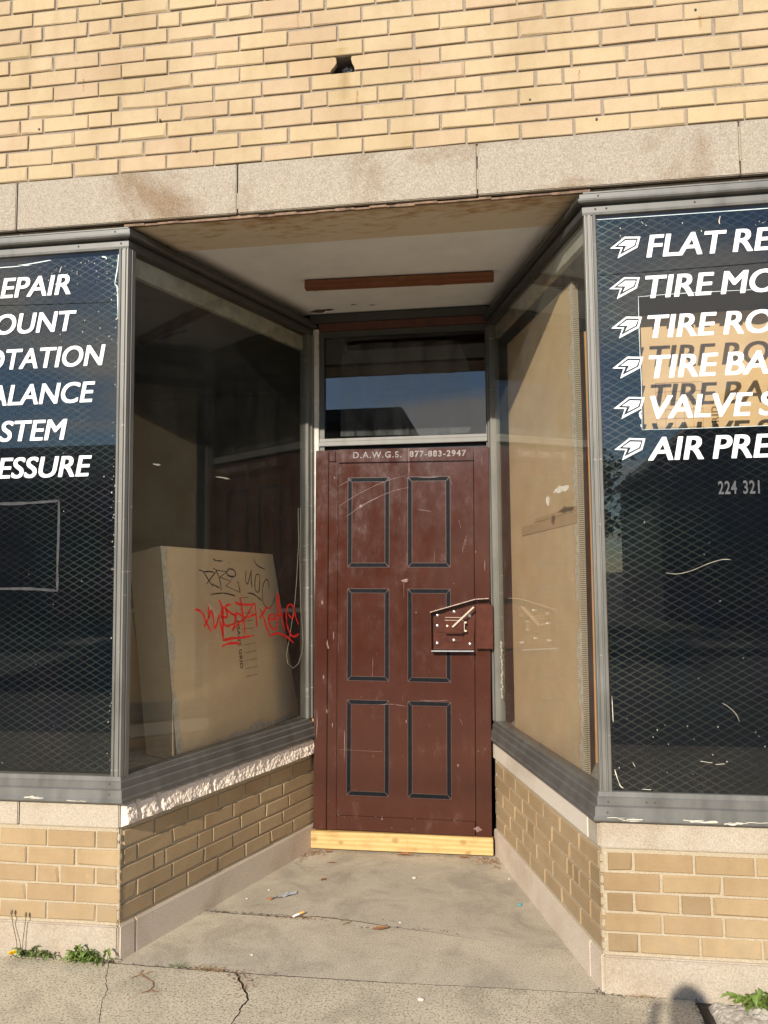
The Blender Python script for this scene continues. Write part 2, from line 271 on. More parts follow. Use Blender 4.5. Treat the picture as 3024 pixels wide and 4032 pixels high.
# ground
def pave(name, a, b, agg, dirtc, aggscale):
    k = NT(name); f = k.noise(2.2, 6, 0.6); c = k.ramp(f, (0.3, a), (0.7, b))
    d = k.noise(9, 6, 0.65); c = k.mix(k.ramp(d, (0.46, 0.0), (0.72, 0.5)), c, dirtc)
    d2 = k.noise(3.3, 7, 0.7, dist=0.8); c = k.mix(k.ramp(d2, (0.50, 0.0), (0.62, 0.45)), c, tuple(x * 0.72 for x in dirtc)); c = k.mix(k.ramp(d2, (0.34, 0.45), (0.46, 0.0)), c, tuple(min(1, x * 1.15) for x in b))
    g = k.noise(aggscale, 3, 0.75); c = k.mix(k.ramp(g, (0.40, agg), (0.47, 0.0)), c, tuple(x * 0.42 for x in a)); c = k.mix(k.ramp(g, (0.57, 0.0), (0.68, agg)), c, (0.60, 0.50, 0.36))
    vv = k.vor(aggscale * 0.5); c = k.mix(k.ramp(vv.outputs['Distance'], (0.10, agg * 0.9), (0.2, 0.0)), c, k.ramp(k.noise(aggscale * 0.4, 1), (0.4, (0.10, 0.075, 0.05)), (0.6, (0.24, 0.17, 0.11))))
    k.B(Base_Color=c, Roughness=0.92, Normal=k.bump(k.math('ADD', k.math('MULTIPLY', g, 0.8), d), 0.30, 0.005)); k.b.inputs['Specular IOR Level'].default_value = 0.25; return k.m
M['slab'] = pave('smooth worn concrete', (0.40, 0.345, 0.26), (0.50, 0.435, 0.33), 0.55, (0.285, 0.25, 0.195), 180)
M['walk'] = pave('exposed aggregate concrete', (0.46, 0.40, 0.285), (0.57, 0.495, 0.36), 0.95, (0.36, 0.31, 0.225), 120)
M['slab2'] = pave('worn brown concrete', (0.44, 0.38, 0.28), (0.55, 0.48, 0.36), 0.70, (0.34, 0.295, 0.22), 160)
M['rubble'] = pave('broken pale concrete', (0.44, 0.395, 0.32), (0.55, 0.50, 0.42), 0.7, (0.30, 0.26, 0.20), 110)
M['soil'] = simple('dark crack soil', (0.055, 0.04, 0.026), 0.95, 0, 0.5, 60, 0.8, 120)
M['asphalt'] = simple('asphalt', (0.032, 0.032, 0.034), 0.9, 0, 0.2, 40, 0.3)
M['asphalt2'] = simple('dull far concrete', (0.14, 0.13, 0.11), 0.9, 0, 0.2, 10)
M['grass'] = simple('lawn green', (0.03, 0.05, 0.014), 0.9, 0, 0.4, 6, 0.5, 60)
# small things
M['leaf'] = simple('dandelion leaf green', (0.13, 0.19, 0.035), 0.55, 0, 0.35, 60)
M['leafdark'] = simple('dull leaf green', (0.13, 0.17, 0.045), 0.6, 0, 0.35, 60)
M['petal'] = simple('yellow petals', (0.80, 0.55, 0.01), 0.6, 0, 0.15, 60)
M['stalk'] = simple('brownish stalk', (0.16, 0.12, 0.06), 0.7, 0, 0.3, 60)
M['dry'] = simple('dry brown leaf', (0.26, 0.12, 0.05), 0.8, 0, 0.35, 60)
M['straw'] = simple('dry straw', (0.36, 0.24, 0.12), 0.85, 0, 0.4, 60)
M['plastic'] = simple('grey plastic scrap', (0.36, 0.37, 0.37), 0.35, 0, 0.3, 50)
M['paperwhite'] = simple('white paper', (0.8, 0.77, 0.7), 0.7, 0, 0.1, 60)
M['cork'] = simple('orange filter paper', (0.75, 0.42, 0.10), 0.7, 0, 0.2, 200)
M['teal'] = simple('teal plastic', (0.05, 0.28, 0.30), 0.4, 0, 0.2, 60)
M['stone'] = simple('pale pebble', (0.55, 0.5, 0.42), 0.8, 0, 0.2, 90)
M['cordm'] = simple('off-white cord', (0.55, 0.52, 0.44), 0.8, 0, 0.1, 60)
M['cloth'] = simple('dark jacket cloth', (0.03, 0.034, 0.045), 0.9, 0, 0.2, 30)
M['jeans'] = simple('blue jeans cloth', (0.05, 0.07, 0.13), 0.9, 0, 0.2, 30)
M['skin'] = simple('skin', (0.50, 0.30, 0.21), 0.55, 0, 0.08, 30)
M['hair'] = simple('dark hair', (0.03, 0.02, 0.014), 0.6, 0, 0.3, 90)
M['phone'] = simple('black phone', (0.01, 0.01, 0.012), 0.15)
M['farwall'] = simple('far brick wall', (0.05, 0.032, 0.024), 0.9, 0, 0.2, 3)
M['farwall2'] = simple('far pale siding', (0.07, 0.066, 0.06), 0.8, 0, 0.1, 3)
M['farroof'] = simple('dark shingles', (0.06, 0.055, 0.052), 0.9, 0, 0.25, 8)
M['farglass'] = simple('far window glass', (0.02, 0.025, 0.03), 0.08, 0, 0.2, 3)
M['bark'] = simple('bark', (0.09, 0.065, 0.045), 0.95, 0, 0.3, 20, 0.5, 40)
M['foliage'] = simple('foliage', (0.045, 0.075, 0.02), 0.7, 0, 0.5, 2)
M['pole'] = simple('weathered pole', (0.13, 0.10, 0.075), 0.9, 0, 0.3, 10)
M['wire'] = simple('black wire', (0.015, 0.015, 0.015), 0.6)

# ------------------------------------------------------------------ mesh helpers
def empty(name, loc=(0, 0, 0), rot=(0, 0, 0), label=None, cat=None, group=None, kind=None):
    o = bpy.data.objects.new(name, None); COL.objects.link(o); o.location = loc; o.rotation_euler = rot; o.empty_display_size = 0.1
    return tag(o, label, cat, group, kind)
def tag(o, label=None, cat=None, group=None, kind=None):
    if label: o['label'] = label
    if cat: o['category'] = cat
    if group: o['group'] = group
    if kind: o['kind'] = kind
    return o
class MB:
    def __init__(s): s.v = []; s.f = []; s.mi = []; s.col = []
    def face(s, idx, mi=0, col=None): s.f.append(tuple(idx)); s.mi.append(mi); s.col.append(col)
    def add(s, pts):
        n = len(s.v); s.v.extend([tuple(p) for p in pts]); return n
    def poly(s, pts, mi=0, col=None):
        n = s.add(pts); s.face(range(n, n + len(pts)), mi, col)
    def hexa(s, p, mi=0, col=None):      # p: 8 points, bottom loop 0-3, top loop 4-7
        n = s.add(p)
        for q in ((3, 2, 1, 0), (4, 5, 6, 7), (0, 1, 5, 4), (1, 2, 6, 5), (2, 3, 7, 6), (3, 0, 4, 7)): s.face([n + i for i in q], mi, col)
    def box(s, x0, x1, y0, y1, z0, z1, mi=0, col=None, T=None):
        p = [(x0, y0, z0), (x1, y0, z0), (x1, y1, z0), (x0, y1, z0), (x0, y0, z1), (x1, y0, z1), (x1, y1, z1), (x0, y1, z1)]
        s.hexa([T(*q) for q in p] if T else p, mi, col)
    def prism(s, loop, off, mi=0, mi_side=None):   # closed loop of 3-D points pushed by vector off
        n = len(loop); a = s.add(loop); b = s.add([Vector(p) + Vector(off) for p in loop])
        s.face([a + i for i in range(n)][::-1], mi); s.face([b + i for i in range(n)], mi)
        for i in range(n):
            j = (i + 1) % n; s.face([a + i, a + j, b + j, b + i], mi if mi_side is None else mi_side)
    def brick(s, T, s0, s1, z0, z1, n0, n1, ch, col, mi=0, jit=0.0007):
        r = lambda: random.uniform(-jit, jit)
        dn = random.uniform(-0.0012, 0.0012)
        A = [(s0, n1, z0), (s1, n1, z0), (s1, n1, z1), (s0, n1, z1)]
        B_ = [(s0 + r(), n0 + ch + dn, z0 + r()), (s1 + r(), n0 + ch + dn, z0 + r()), (s1 + r(), n0 + ch + dn, z1 + r()), (s0 + r(), n0 + ch + dn, z1 + r())]
        t = random.uniform(-0.0008, 0.0008); u = random.uniform(-0.0008, 0.0008)
        Cc = [(s0 + ch, n0 + dn + t, z0 + ch), (s1 - ch, n0 + dn - t, z0 + ch), (s1 - ch, n0 + dn + u, z1 - ch), (s0 + ch, n0 + dn - u, z1 - ch)]
        for ci in range(4):
            if random.random() < 0.14:
                c = random.uniform(0.003, 0.010); x_, y_, z_ = Cc[ci]; x_ += c * (1 if ci in (0, 3) else -1); z_ += c * 0.6 * (1 if ci < 2 else -1); Cc[ci] = (x_, y_, z_)
                x_, y_, z_ = B_[ci]; B_[ci] = (x_, y_ + c * 0.5, z_)
        n = s.add([T(*q) for q in A + B_ + Cc])
        for i in range(4):
            j = (i + 1) % 4
            s.face([n + i, n + j, n + 4 + j, n + 4 + i], mi, col); s.face([n + 4 + i, n + 4 + j, n + 8 + j, n + 8 + i], mi, col)
        s.face([n + 8, n + 9, n + 10, n + 11], mi, col)
    def tube(s, pts, r, seg=8, mi=0, cap=True):
        pts = [Vector(p) for p in pts]; rings = []
        for i, p in enumerate(pts):
            d = (pts[min(i + 1, len(pts) - 1)] - pts[max(i - 1, 0)]).normalized()
            a = d.orthogonal().normalized() if i == 0 else (a - d * a.dot(d)).normalized()
            b = d.cross(a); rr = r[i] if isinstance(r, (list, tuple)) else r
            rings.append(s.add([p + (a * math.cos(2 * math.pi * k / seg) + b * math.sin(2 * math.pi * k / seg)) * rr for k in range(seg)]))
        for q, w in zip(rings, rings[1:]):
            for k in range(seg): s.face([q + k, q + (k + 1) % seg, w + (k + 1) % seg, w + k], mi)
        if cap:
            s.face([rings[0] + k for k in range(seg)][::-1], mi); s.face([rings[-1] + k for k in range(seg)], mi)
    def ball(s, c, rx, ry, rz, seg=10, rings=6, mi=0, jit=0.0):
        c = Vector(c); rows = []
        for i in range(rings + 1):
            th = math.pi * i / rings
            rows.append(s.add([c + Vector((rx * math.sin(th) * math.cos(2 * math.pi * k / seg), ry * math.sin(th) * math.sin(2 * math.pi * k / seg), rz * math.cos(th))) * (1 + random.uniform(-jit, jit)) for k in range(seg)]))
        for q, w in zip(rows, rows[1:]):
            for k in range(seg): s.face([q + k, w + k, w + (k + 1) % seg, q + (k + 1) % seg], mi)
    def strokes(s, T, lines, w, nrm=0.0, mi=0):    # flat ribbons in a (s,z) plane
        for ln in lines:
            P = [Vector((a, b, 0)) for a, b in ln]
            if len(P) > 2:   # smooth
                Q = []
                for i in range(len(P) - 1):
                    p0, p1, p2, p3 = P[max(i - 1, 0)], P[i], P[i + 1], P[min(i + 2, len(P) - 1)]
                    for k in range(4):
                        t = k / 4; Q.append(0.5 * ((2 * p1) + (p2 - p0) * t + (2 * p0 - 5 * p1 + 4 * p2 - p3) * t * t + (3 * p1 - p0 - 3 * p2 + p3) * t ** 3))
                P = Q + [P[-1]]
            L = []; Rr = []
            for i, p in enumerate(P):
                d = (P[min(i + 1, len(P) - 1)] - P[max(i - 1, 0)]).normalized(); nn = Vector((-d.y, d.x, 0)); e = w * (0.85 + 0.5 * mnoise.noise(Vector((p.x * 45, p.y * 45, len(P))))) * (0.6 + 0.4 * min(1, i / 2, (len(P) - 1 - i) / 2)) / 2
                L.append(p + nn * e); Rr.append(p - nn * e)
            n = s.add([T(q.x, nrm, q.y) for q in L] + [T(q.x, nrm, q.y) for q in Rr]); m = len(P)
            for i in range(m - 1): s.face([n + i, n + i + 1, n + m + i + 1, n + m + i], mi)
    def build(s, name, mats, parent=None, smooth=False, bevel=0.0, normals=True):
        me = bpy.data.meshes.new(name)
        off = Vector(parent['_o']) if parent is not None and '_o' in parent else Vector((0, 0, 0))
        me.from_pydata([Vector(p) - off for p in s.v], [], s.f)
        mats = mats if isinstance(mats, (list, tuple)) else [mats]
        for m in mats: me.materials.append(m)
        me.polygons.foreach_set('material_index', s.mi)
        if any(c is not None for c in s.col):
            ca = me.color_attributes.new('tint', 'FLOAT_COLOR', 'CORNER')
            for p in me.polygons:
                c = s.col[p.index] or (0.4, 0.3, 0.2)
                for li in p.loop_indices: ca.data[li].color = (*c, 1)
        me.update()
        if normals or bevel:
            bm = bmesh.new(); bm.from_mesh(me)
            bmesh.ops.recalc_face_normals(bm, faces=bm.faces)
            if bevel:
                bmesh.ops.remove_doubles(bm, verts=bm.verts, dist=1e-5)
                bmesh.ops.bevel(bm, geom=[e for e in bm.edges if e.calc_length() > bevel * 3 and len(e.link_faces) == 2 and e.calc_face_angle(0) > 0.6], offset=bevel, segments=2, affect='EDGES', clamp_overlap=True)
            bm.to_mesh(me); bm.free()
        if smooth:
            for p in me.polygons: p.use_smooth = True
        o = bpy.data.objects.new(name, me); COL.objects.link(o)
        if parent is not None: o.parent = parent
        return o
def thing(name, loc, label, cat, group=None, rot=(0, 0, 0)):
    e = empty(name, loc, rot, label, cat, group); e['_o'] = tuple(loc); return e
def at(o, loc):   # move a mesh's origin to loc
    L = Vector(loc); o.data.transform(Matrix.Translation(-L)); o.location = L; return o

# text as flat mesh pieces: returns list of polygons in (x, z), cap height 1, starting at x=0
_dg = None
def text_mesh(body, shear=0.0, offset=0.0, spacing=1.0):
    cu = bpy.data.curves.new('txt', 'FONT'); cu.body = body; cu.shear = shear; cu.offset = offset; cu.space_character = spacing; cu.space_word = 0.78 if shear else 1.0; cu.resolution_u = 5
    ob = bpy.data.objects.new('txt', cu); COL.objects.link(ob)
    dg = bpy.context.evaluated_depsgraph_get(); dg.update()
    me = bpy.data.meshes.new_from_object(ob.evaluated_get(dg))
    V = [v.co.copy() for v in me.vertices]; F = [tuple(p.vertices) for p in me.polygons]
    bpy.data.objects.remove(ob); bpy.data.curves.remove(cu); bpy.data.meshes.remove(me)
    return V, F
_H = None
def add_text(mb, T, body, x, z, cap, nrm, shear=0.0, offset=0.0, spacing=1.0, xs=1.0, right=False, mi=0, bold=0.0):
    global _H
    if _H is None:
        V, F = text_mesh('H'); _H = max(v.y for v in V) - min(v.y for v in V)
    V, F = text_mesh(body, shear, offset, spacing); sc_ = cap / (_H + 2 * offset); x0 = min(v.x for v in V); x1 = max(v.x for v in V); b0 = -offset
    if bold: sc_ = cap / (_H + bold); b0 = -bold / 2
    for ci, (dxs, dzs) in enumerate([(a * bold, b * bold / 2) for a in (-1, -0.33, 0.33, 1) for b in (-1, 1)] if bold else [(0.0, 0.0)]):
        P = []
        for v in V:
            px = (v.x + dxs - (x1 + bold if right else x0 - bold)) * sc_ * xs + x; P.append(T(px, nrm - 0.00006 * ci, (v.y + dzs - b0) * sc_ + z))
        n = mb.add(P)
        for f in F: mb.face([n + i for i in f], mi)
    return (x1 - x0) * sc_ * xs

# ------------------------------------------------------------------ frames of reference
aL, aR = rad(71.36), rad(73.87)
LX, RX = -0.905, 0.900
DL = Vector((math.cos(aL), math.sin(aL), 0)); NL = Vector((-math.sin(aL), math.cos(aL), 0))   # along, into the wall
DR = Vector((-math.cos(aR), math.sin(aR), 0)); NR = Vector((math.sin(aR), math.cos(aR), 0))
def TF(s, n, z): return (s, n, z)
def TL(s, n, z): p = Vector((LX, 0, 0)) + DL * s + NL * n; return (p.x, p.y, z)
def TR(s, n, z): p = Vector((RX, 0, 0)) + DR * s + NR * n; return (p.x, p.y, z)
YD = 1.335                                   # door wall plane
SL, SR = YD / math.sin(aL), YD / math.sin(aR)
XDL, XDR = LX + DL.x * SL, RX + DR.x * SR    # about -0.455 / 0.514

# ------------------------------------------------------------------ the building
bld = thing('storefront_building', (0, 0, 0), 'buff brick shopfront with a recessed doorway between two big display windows', 'building')

# upper brick wall with real bricks; a broken gap at the pipe hole
BL_, CH = 0.2032, 0.0677
X0, ZL = -1.355, 3.1125
wall = MB()
hx0, hx1, hz0, hz1 = -0.040, 0.024, ZL + 5 * CH - 0.004, ZL + 6 * CH + 0.002
xs = [-4.6, -0.10, -0.062, 0.034, 0.085, 4.9]; zs = [ZL, hz0, hz1 - 0.012, hz1, 5.2]
for i in range(5):
    for j in range(4):
        inside = (j == 1 and i == 2) or (j == 2 and i in (1, 2, 3))
        if not inside: wall.box(xs[i], xs[i + 1], 0.0075, 0.30, zs[j], zs[j + 1], 1)
def tone(kind):
    if kind == 'up':
        b = random.choice([(0.525, 0.417, 0.257), (0.515, 0.405, 0.25), (0.507, 0.394, 0.25), (0.53, 0.424, 0.252), (0.508, 0.39, 0.248), (0.52, 0.412, 0.248), (0.52, 0.414, 0.256)])
    else:
        b = random.choice([(0.42, 0.315, 0.178), (0.405, 0.30, 0.17), (0.43, 0.325, 0.185), (0.39, 0.285, 0.16), (0.41, 0.305, 0.172)])
    g = random.uniform(0.98, 1.02); return tuple(c * g for c in b)
J = 0.0090
def row_joints(r):
    if r % 6 == 3:
        x = X0 - 0.046 - 10 * 0.3048; out = []
        while x < 4.8: out += [x, x + 0.1016]; x += 0.3048
        return out
    off = 0 if r % 2 == 0 else BL_ / 2
    return [X0 + off + BL_ * i for i in range(-16, 32)]
for r in range(0, 30):
    z0 = ZL + r * CH + J * 0.55; z1 = ZL + (r + 1) * CH - J * 0.45
    jo = row_joints(r); jr = random.uniform(-0.006, 0.006); zr = random.uniform(-0.0012, 0.0012); z0 += zr; z1 += zr
    for a, b in zip(jo, jo[1:]):
        if b < -4.5 or a > 4.8: continue
        w = random.uniform(-0.0025, 0.0025); s0, s1 = a + J / 2 + jr + w, b - J / 2 + jr + random.uniform(-0.0025, 0.0025)
        if r == 5:
            if abs(s1 - (-0.0395)) < 0.03:
                wall.prism([(s0, 0.0, z0), (-0.064, 0.0, z0), (-0.057, 0.0, z0 + 0.012), (-0.050, 0.0, z0 + 0.017), (-0.041, 0.0, z0 + 0.030), (-0.038, 0.0, z0 + 0.036), (-0.040, 0.0, z1 - 0.004), (-0.046, 0.0, z1), (s0, 0.0, z1)], (0, 0.02, 0)); wall.col[-11:] = [(0.53, 0.40, 0.245)] * 11; continue
            if abs(s0 - (-0.03)) < 0.03:
                wall.prism([(0.036, 0.0, z0), (s1, 0.0, z0), (s1, 0.0, z1), (0.024, 0.0, z1 - 0.002), (0.021, 0.0, z1 - 0.012), (0.026, 0.0, z0 + 0.026), (0.033, 0.0, z0 + 0.014)], (0, 0.02, 0)); wall.col[-9:] = [(0.525, 0.41, 0.25)] * 9; continue
        zj = random.uniform(-0.0011, 0.0011); wall.brick(TF, s0, s1, z0 + zj, z1 + zj, random.uniform(-0.0012, 0.0012), 0.02, 0.0022, tone('up'), 0, 0.0012)
wo_ = wall.build('brick_wall', [M['brick'], M['mortar']], bld)
hp = MB(); hp.box(-0.12, 0.10, 0.30, 0.32, hz0 - 0.05, hz1 + 0.05); hp.build('wall_cavity', M['black'], bld)
pp = MB(); pp.ball((0.004, 0.056, hz0 + 0.016), 0.034, 0.05, 0.028, 14, 8, 0, 0.10); pp.build('pipe_stub', M['pipe'], bld, smooth=True, normals=False)
for (x, z) in [(-0.775, 3.325), (-1.31, 3.335), (0.715, 3.265), (1.33, 3.555), (0.96, 3.075 + 0.09), (-0.62, 3.18)]:
    nb = MB(); nb.tube([(x, -0.0025, z), (x, 0.006, z)], 0.0045, 8); nb.build('fixing_hole', M['black'], bld)

# lintel stones
jx = [-4.6, -3.31, -2.357, -1.402, -0.445, 0.510, 1.465, 2.42, 3.375, 4.9]
bk = MB(); bk.box(-4.6, 4.9, 0.012, 0.25, 2.908, 3.1115); bk.build('lintel_backing', M['joint'], bld)
for a, b in zip(jx, jx[1:]):
    s_ = MB(); s_.box(a + 0.003, b - 0.003, -0.002, 0.02, 2.906, 3.109); s_.build('lintel_stone', M['lintel'], bld, bevel=0.003)
for (x, z0, z1) in [(0.512, 2.93, 3.01), (0.512, 3.06, 3.10), (-0.443, 2.925, 2.99), (1.467, 2.96, 3.09)]: 
    fl = MB(); fl.box(x - 0.003, x + 0.002, 0.001, 0.011, z0, z1); fl.build('joint_mortar', M['mortar2'], bld)
# steel lintel plate with rusty lip, soffit
sp_ = MB(); sp_.box(-4.6, 4.9, 0.028, 0.30, 2.893, 2.9055); sp_.build('steel_plate', M['rust'], bld)
se = MB()
x = -0.93
while x < 0.92:
    w = random.uniform(0.03, 0.09); se.box(x, min(x + w, 0.93), 0.014 + random.uniform(-.004, .003), 0.0278, 2.894 - random.uniform(0.0, 0.004), 2.9015 + random.uniform(-.003, 0.003)); x += w
se.build('rusty_lip', M['rustedge'], bld)
so = MB(); so.prism([(-1.0, 0.302, 2.913), (1.0, 0.302, 2.913), (0.60, YD + 0.02, 2.922), (-0.56, YD + 0.02, 2.922)], (0, 0, 0.02)); so.build('soffit', M['plaster'], bld)
for (x, y, w, d) in [(0.44, 0.955, 0.13, 0.018), (0.30, 0.975, 0.06, 0.01), (-0.34, 0.95, 0.03, 0.008), (-0.27, 0.945, 0.02, 0.008), (-0.36, 1.27, 0.05, 0.02), (-0.415, 1.29, 0.05, 0.03), (-0.1, 1.23, 0.02, 0.004), (-0.2, 1.21, 0.02, 0.004)]:
    pts = [(x + w * math.cos(t) * random.uniform(0.6, 1), y + d * math.sin(t) * random.uniform(0.5, 1.2), 2.9125 + 0.0086 * (y - 0.302)) for t in [i * math.pi / 5 for i in range(10)]]
    ch_ = MB(); ch_.prism([(p[0], p[1], p[2] - 0.002) for p in pts], (0, 0, 0.0015)); ch_.build('peeled_patch', M['joint'], bld)

# piers
ZB, HP = 0.1385, 0.069
def pier_rows(mb, T, rows, n0, tonek, dark=0.0):
    for ri, jo in rows:      # ri 0 = bottom
        z0 = ZB + HP * ri + 0.002; z1 = z0 + HP - 0.0092
        for a, b in zip(jo, jo[1:]):
            c = tone(tonek)
            if b - a < 0.12 and random.random() < 0.5: c = tuple(q * 0.86 for q in c)
            mb.brick(T, a + 0.0045, b - 0.0045, z0, z1, n0, n0 + 0.03, 0.0028, c)
def ext(lst, step, lo, hi):
    while lst[0] > lo: lst.insert(0, lst[0] - step)
    while lst[-1] < hi: lst.append(lst[-1] + step)
    return lst
mL = [MB() for _ in range(2)]
eL, oL = ext([-1.29, -1.0868, -0.898], BL_, -4.4, -9), ext([-1.202, -0.998, -0.905], BL_, -4.4, -9)
pier = MB(); pier.box(-4.6, LX - 0.006, 0.006, 0.10, 0.12, 0.494, 1)
pier_rows(pier, TF, [(0, oL), (1, eL), (2, ext([-1.46, -1.249, -1.153, -1.004, -0.912], BL_, -4.4, -9)), (3, eL), (4, [q - 0.005 for q in oL])], 0.0, 'p')
pier.build('brick_pier', [M['brick2'], M['mortar2']], bld)
pr = MB(); pr.box(0.012, SL + 0.02, 0.007, 0.12, 0.12, 0.494, 1, None, TL)
d1 = [0.0] + [0.19 + BL_ * i for i in range(6)] + [SL + 0.01]; d2 = [0.004] + [0.095 + BL_ * i for i in range(7)]; d2 = d2[:-1] + [SL + 0.01]
d3 = [0.0, 0.19, 0.255, 0.46, 0.56, 0.765, 0.965, 1.165, SL + 0.01]
pier_rows(pr, TL, [(0, d1), (1, [0.012] + d2[1:]), (2, d3), (3, [0.02] + d2[1:]), (4, [0.02] + d1[1:])], 0.0, 'p')
pr.build('brick_return', [M['brick2'], M['mortar2']], bld)
eR, oR = ext([0.902, 1.1036], BL_, 0, 4.8), ext([0.915, 1.024, 1.2365], BL_, 0, 4.8)
eR = [0.902] + [1.1036 + BL_ * i for i in range(18)]; oR = [0.915] + [1.024 + BL_ * i for i in range(18)]
q = MB(); q.box(RX + 0.006, 4.9, 0.006, 0.10, 0.12, 0.494, 1)
pier_rows(q, TF, [(0, oR), (1, eR), (2, [0.915, 1.010, 1.165, 1.27] + [1.475 + BL_ * i for i in range(16)]), (3, eR), (4, [0.92] + [x_ - 0.012 for x_ in oR[1:]])], 0.0, 'p')
q.build('brick_pier', [M['brick2'], M['mortar2']], bld)
q = MB(); q.box(0.012, SR + 0.02, 0.007, 0.12, 0.12, 0.494, 1, None, TR)
e1 = [0.0] + [0.212 + BL_ * i for i in range(6)] + [SR + 0.01]; e2 = [0.012] + [0.11 + BL_ * i for i in range(7)]; e2 = e2[:-1] + [SR + 0.01]
e3 = [0.0, 0.115, 0.215, 0.28, 0.345, 0.55, 0.75, 0.855, 1.05, 1.25, SR + 0.01]
pier_rows(q, TR, [(0, e1), (1, e2), (2, e3), (3, e2), (4, [0.02] + e1[1:])], 0.0, 'p')
q.build('brick_return', [M['brick2'], M['mortar2']], bld)
# smeared repair mortar at the acute corners
for (T, s0) in ((TL, 0), (TR, 0)):
    c_ = MB()
    for i in range(9):
        z = 0.15 + i * 0.037; w = random.uniform(0.004, 0.016)
        c_.box(-0.001, w, -0.0025, 0.012, z, z + random.uniform(0.02, 0.034), 0, None, T)
    c_.build('corner_mortar', M['mortar2'], bld, bevel=0.002)
# sill stones
def stone(T, a, b, m, n0=-0.006, z0=0.4935, z1=0.588, name='sill_stone'):
    s_ = MB(); s_.box(a + 0.0025, b - 0.0025, n0, 0.11, z0, z1, 0, None, T); return s_.build(name, m, bld, bevel=0.004)
for a, b in [(-4.6, -2.7), (-2.7, -1.325), (-1.325, LX + 0.002)]: stone(TF, a, b, M['sill'])
for a, b in [(RX - 0.002, 2.35), (2.35, 4.9)]: stone(TF, a, b, M['sill'])
for a, b in [(0.003, 0.10), (0.10, SR + 0.02)]: stone(TR, a, b, M['paleStone'] if b > 0.2 else M['sill'])
def rough_stone(a, b):
    s_ = MB(); nu, nv = int((b - a) / 0.0045), 22; g = []
    for j in range(nv + 1):
        for i in range(nu + 1):
            s = a + 0.003 + (b - a - 0.006) * i / nu; z = 0.494 + 0.094 * j / nv
            e = min(i, nu - i, j * 1.0, (nv - j)) ; e = min(1, e / 3)
            h = mnoise.fractal(Vector((s * 60, z * 60, a * 7)), 0.8, 2.1, 4) * 0.0055 + mnoise.noise(Vector((s * 14, z * 20, 3))) * 0.006
            g.append(TL(s, 0.003 - e * (0.017 + h + 0.013 * (1 - j / nv)), z))
    n = s_.add(g)
    for j in range(nv):
        for i in range(nu): p = n + j * (nu + 1) + i; s_.face([p, p + 1, p + nu + 2, p + nu + 1])
    s_.box(a + 0.003, b - 0.003, 0.0035, 0.11, 0.494, 0.588, 0, None, TL)
    s_.build('sill_stone', M['paleStone2'], bld)
M['paleStone2'] = limestone('rock-faced limestone', (0.80, 0.68, 0.56), (0.70, 0.59, 0.48), (0.86, 0.76, 0.64), 0.3, 0.5)
for a, b in [(0.002, 0.085), (0.085, 0.20), (0.20, 0.53), (0.53, SL + 0.02)]: rough_stone(a, b)
bb = MB(); bb.box(0, SL + 0.02, 0.012, 0.10, 0.485, 0.60, 0, None, TL); bb.box(-4.6, LX, 0.012, 0.1, 0.485, 0.592); bb.box(0.01, SR + 0.02, 0.012, 0.10, 0.485, 0.592, 0, None, TR); bb.box(RX, 4.9, 0.012, 0.1, 0.485, 0.592)
bb.build('sill_bedding', M['mortar'], bld)
# base course
for (T, a, b) in ((TF, -4.6, -2.6), (TF, -2.6, LX + 0.001), (TF, RX - 0.001, 2.7), (TF, 2.7, 4.9)):
    s_ = MB(); s_.box(a + 0.0015, b - 0.0015, -0.007, 0.11, -0.05, 0.1285, 0, None, T); s_.build('base_stone', M['base'], bld, bevel=0.005)
for (T, a, b) in ((TL, 0.002, 0.085), (TL, 0.088, SL + 0.03), (TR, 0.002, 0.11), (TR, 0.1115, SR + 0.03)):
    s_ = MB(); s_.box(a, b, -0.006, 0.11, -0.05, 0.128, 0, None, T); s_.build('base_stone', M['paleBase'], bld, bevel=0.005)
bj = MB(); bj.box(-4.6, LX - 0.01, 0.004, 0.1, 0.12, 0.139); bj.box(RX + 0.01, 4.9, 0.004, 0.1, 0.12, 0.139); bj.box(0.01, SL, 0.004, 0.1, 0.12, 0.139, 0, None, TL); bj.box(0.01, SR, 0.004, 0.1, 0.12, 0.139, 0, None, TR)
bj.build('bed_mortar', M['mortar2'], bld)

